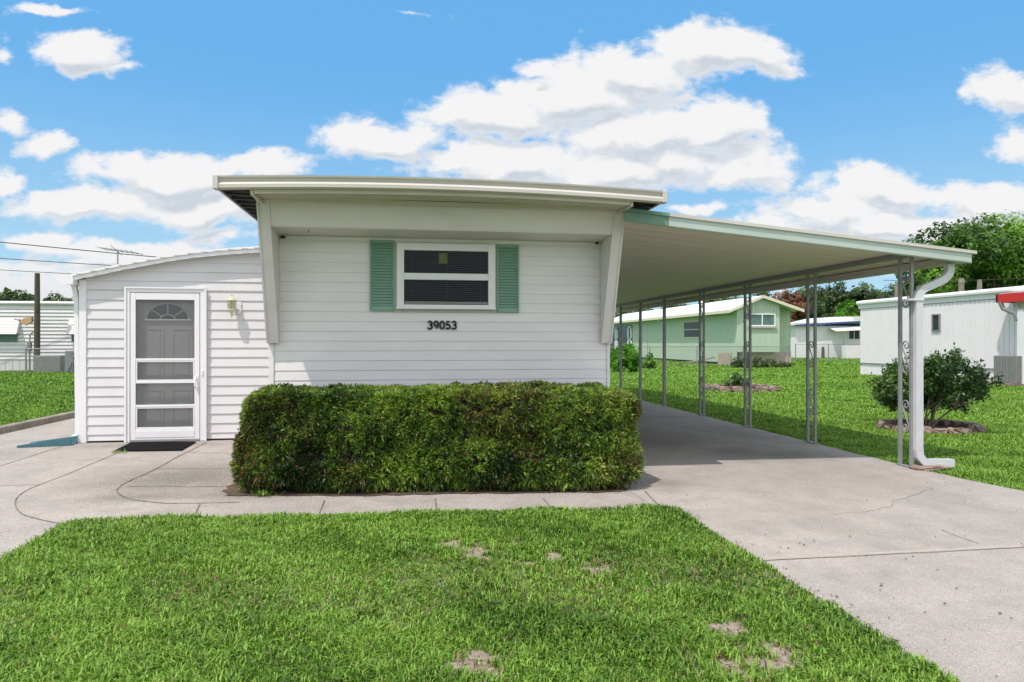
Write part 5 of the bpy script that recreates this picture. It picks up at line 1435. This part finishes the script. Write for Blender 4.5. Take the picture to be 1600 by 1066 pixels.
pe = empty('utility_pole', pole_p, 'short dark wooden utility pole standing in the left lawn', 'utility pole')
b = MB(); b.tube([(pole_p.x, pole_p.y, .05), (pole_p.x+.02, pole_p.y, 2.4), (pole_p.x+.02, pole_p.y, at_d(57, 427, 30.3).z)], [.125, .115, .10], 12); b.build('shaft', M['wood'], pe)
b = MB(); b.box(pole_p.x-.36, pole_p.x-.2, pole_p.y-.12, pole_p.y+.04, 1.0, 1.42, .02); b.tube([(pole_p.x-.27, pole_p.y-.04, .08), (pole_p.x-.27, pole_p.y-.04, 1.0)], .035, 6)
b.tube([(pole_p.x-.27, pole_p.y-.04, 1.42), (pole_p.x-.25, pole_p.y-.04, 1.75), (pole_p.x-.12, pole_p.y-.04, 1.85)], .03, 6); b.build('meter_box', M['acgrey'], pe)
b = MB(); lz = at_d(45, 503, 30.3).z
b.prism([(pole_p.x-.12, lz+.20), (pole_p.x-.42, lz+.16), (pole_p.x-.60, lz-.02), (pole_p.x-.40, lz-.16), (pole_p.x-.12, lz-.02)], 'y', pole_p.y-.2, pole_p.y-.02); b.build('lamp_head', M['tan'], pe)
b = MB(); b.tube([(pole_p.x-.55, pole_p.y-.1, lz+.05), (pole_p.x-.85, pole_p.y-.1, lz+.12)], [.05, .03], 6); b.build('lamp_arm', M['galv'], pe)
A = at_y(-60, 545, 31.2); B = at_y(138, 545, 31.2)
fence('chain_link_fence', 'low grey fence rail and post before the lap sided trailer', A.xy, B.xy, 1.05, 2, .08)
# antenna beyond the addition roof
A = at_d(184, 413, 24); T = at_d(184, 391, 24)
an = empty('antenna', (A.x, A.y, 0), 'thin television antenna on a mast above the side addition roof', 'antenna')
b = MB(); b.tube([(A.x, A.y, 0), (A.x, A.y, T.z)], .022, 6); b.build('mast', M['galv'], an)
b = MB(); zt_ = at_d(184, 393, 24).z
b.tube([(A.x-.55, A.y, zt_+.10), (A.x+.75, A.y+.2, zt_-.06)], .014, 5)
for k in range(8):
    x = A.x-.5+k*.16; zz = zt_+.09-k*.018; b.tube([(x-.10, A.y-.30, zz+.03), (x+.10, A.y+.3, zz-.03)], .008, 4)
b.tube([(A.x-.2, A.y-.1, zt_+.2), (A.x+.1, A.y+.1, zt_-.12)], .01, 4); b.build('yagi', M['galv'], an)

# power lines
def wire(label, A, B, sag, r=.016):
    b = MB(); b.tube([A.lerp(B, k/24)+Vector((0, 0, -sag*4*(k/24)*(1-k/24))) for k in range(25)], r, 5); tag(b.build('power_line', M['wire']), label, 'power line')
wire('topmost of the three black wires left of the addition roof', at_d(-300, 346, 26), at_d(520, 424, 34), .12, .02)
wire('middle of the three black wires left of the addition roof', at_d(-300, 382, 27), at_d(520, 433, 34), .10, .017)
wire('lowest of the three black wires left of the addition roof', at_d(-300, 403, 28), at_d(520, 446, 34), .10, .014)
wire('thin wire passing before the dark trees right of the green house', at_d(1120, 459, 62), at_d(1460, 455, 62), .15, .02)
wire('upper wire crossing the tall tree crown at the right', at_d(1380, 438, 50), at_d(1720, 425, 46), .25, .02)
wire('lower wire crossing the tall tree crown at the right', at_d(1380, 462, 50), at_d(1720, 438, 46), .35, .02)
# weathered pole stubs above the ribbed trailer
for (px, py, w_, lab) in ((1502, 435, .19, 'left of two weathered pole tops above the ribbed trailer roof'), (1530.5, 437, .17, 'right of two weathered pole tops above the ribbed trailer roof'), (1401, 440, .14, 'slim pale wooden pole rising left of the ribbed trailer')):
    A = at_d(px, py, 48); b = MB(); b.tube([(A.x, A.y, 0), (A.x, A.y, A.z*.6), (A.x, A.y, A.z-.5), (A.x+.02, A.y, A.z-.3), (A.x, A.y, A.z)], [w_*1.2, w_, w_*.95, w_*1.15 if px == 1502 else w_*.9, w_*.8], 9)
    tag(b.build('wooden_pole', M['woodl']), lab, 'pole', 'pole tops behind the ribbed trailer' if px > 1450 else None)

# ================================================================== TREES BEYOND
GR = 'trees beyond the houses'
def T(px, pytop, D, rpx, label, m='treed', leaves=9000, size=.2, seed=1, nl=9, flat=.8, low=.35, name='tree', tr_=.25):
    top = at_d(px, pytop, D); tree(name, label, (top.x, top.y, 0), top.z, rpx/F*D, nl, leaves, size, m, tr_, seed, GR, flat, low)
T(1572, 338, 62, 132, 'huge round bright green tree at the right edge above the ribbed trailer', 'tree', 52000, .24, 21, 26, .8, .18, tr_=.4)
T(1462, 398, 66, 62, 'lower green tree just left of the huge tree, behind the downspout', 'tree', 16000, .22, 22, 12, .8, .2)
T(1228, 446, 76, 38, 'tree with dead reddish brown foliage behind the green house', 'treer', 9000, .2, 23, 9, .9, .2)
T(1262, 446, 84, 40, 'dark tree right next to the reddish brown one', 'treed', 12000, .24, 24, 10, .8, .12)
T(1300, 438, 92, 42, 'tall dark tree above the blue fascia house', 'treed', 12000, .25, 25, 10, .8, .12)
T(1345, 441, 90, 42, 'dark tree between the blue fascia house and the ribbed trailer', 'treed', 12000, .25, 26, 10, .8, .12)
T(1392, 448, 84, 34, 'thin open crowned tree behind the front carport post', 'treed', 7000, .22, 27, 8, .8, .3)
T(1322, 468, 70, 27, 'smaller bright green tree directly behind the blue fascia house', 'treeb', 8000, .17, 28, 8, .8, .15)
T(1192, 450, 88, 34, 'dark tree peeking over the gable of the green house', 'treed', 9000, .24, 29, 9, .8, .12)
T(1130, 462, 92, 46, 'dark tree behind the white roof of the green house', 'treed', 9000, .24, 30, 9, .8, .12)
T(1062, 470, 92, 46, 'dark tree above the long eave of the green house', 'treed', 9000, .24, 31, 9, .8, .12)
T(996, 480, 88, 44, 'dark tree at the far end of the green house', 'treed', 9000, .24, 32, 9, .8, .12)
T(1545, 470, 70, 60, 'low green tree between the two pole tops', 'tree', 9000, .22, 36, 9, .8, .1)
T(18, 452, 62, 42, 'rounded dark green tree above the left trailer roof at the photo edge', 'treed', 11000, .2, 33, 9, .8, .15)
T(-50, 456, 62, 42, 'dark tree beyond the left trailer, outside the left photo edge', 'treed', 6000, .2, 37, 9, .8, .15)
T(88, 457, 80, 28, 'sparse open crowned tree right of the utility pole', 'treed', 3800, .22, 34, 9, .7, .3)
T(124, 462, 80, 34, 'dark tree partly hidden by the annex gutter', 'treed', 7000, .22, 35, 9, .8, .15)
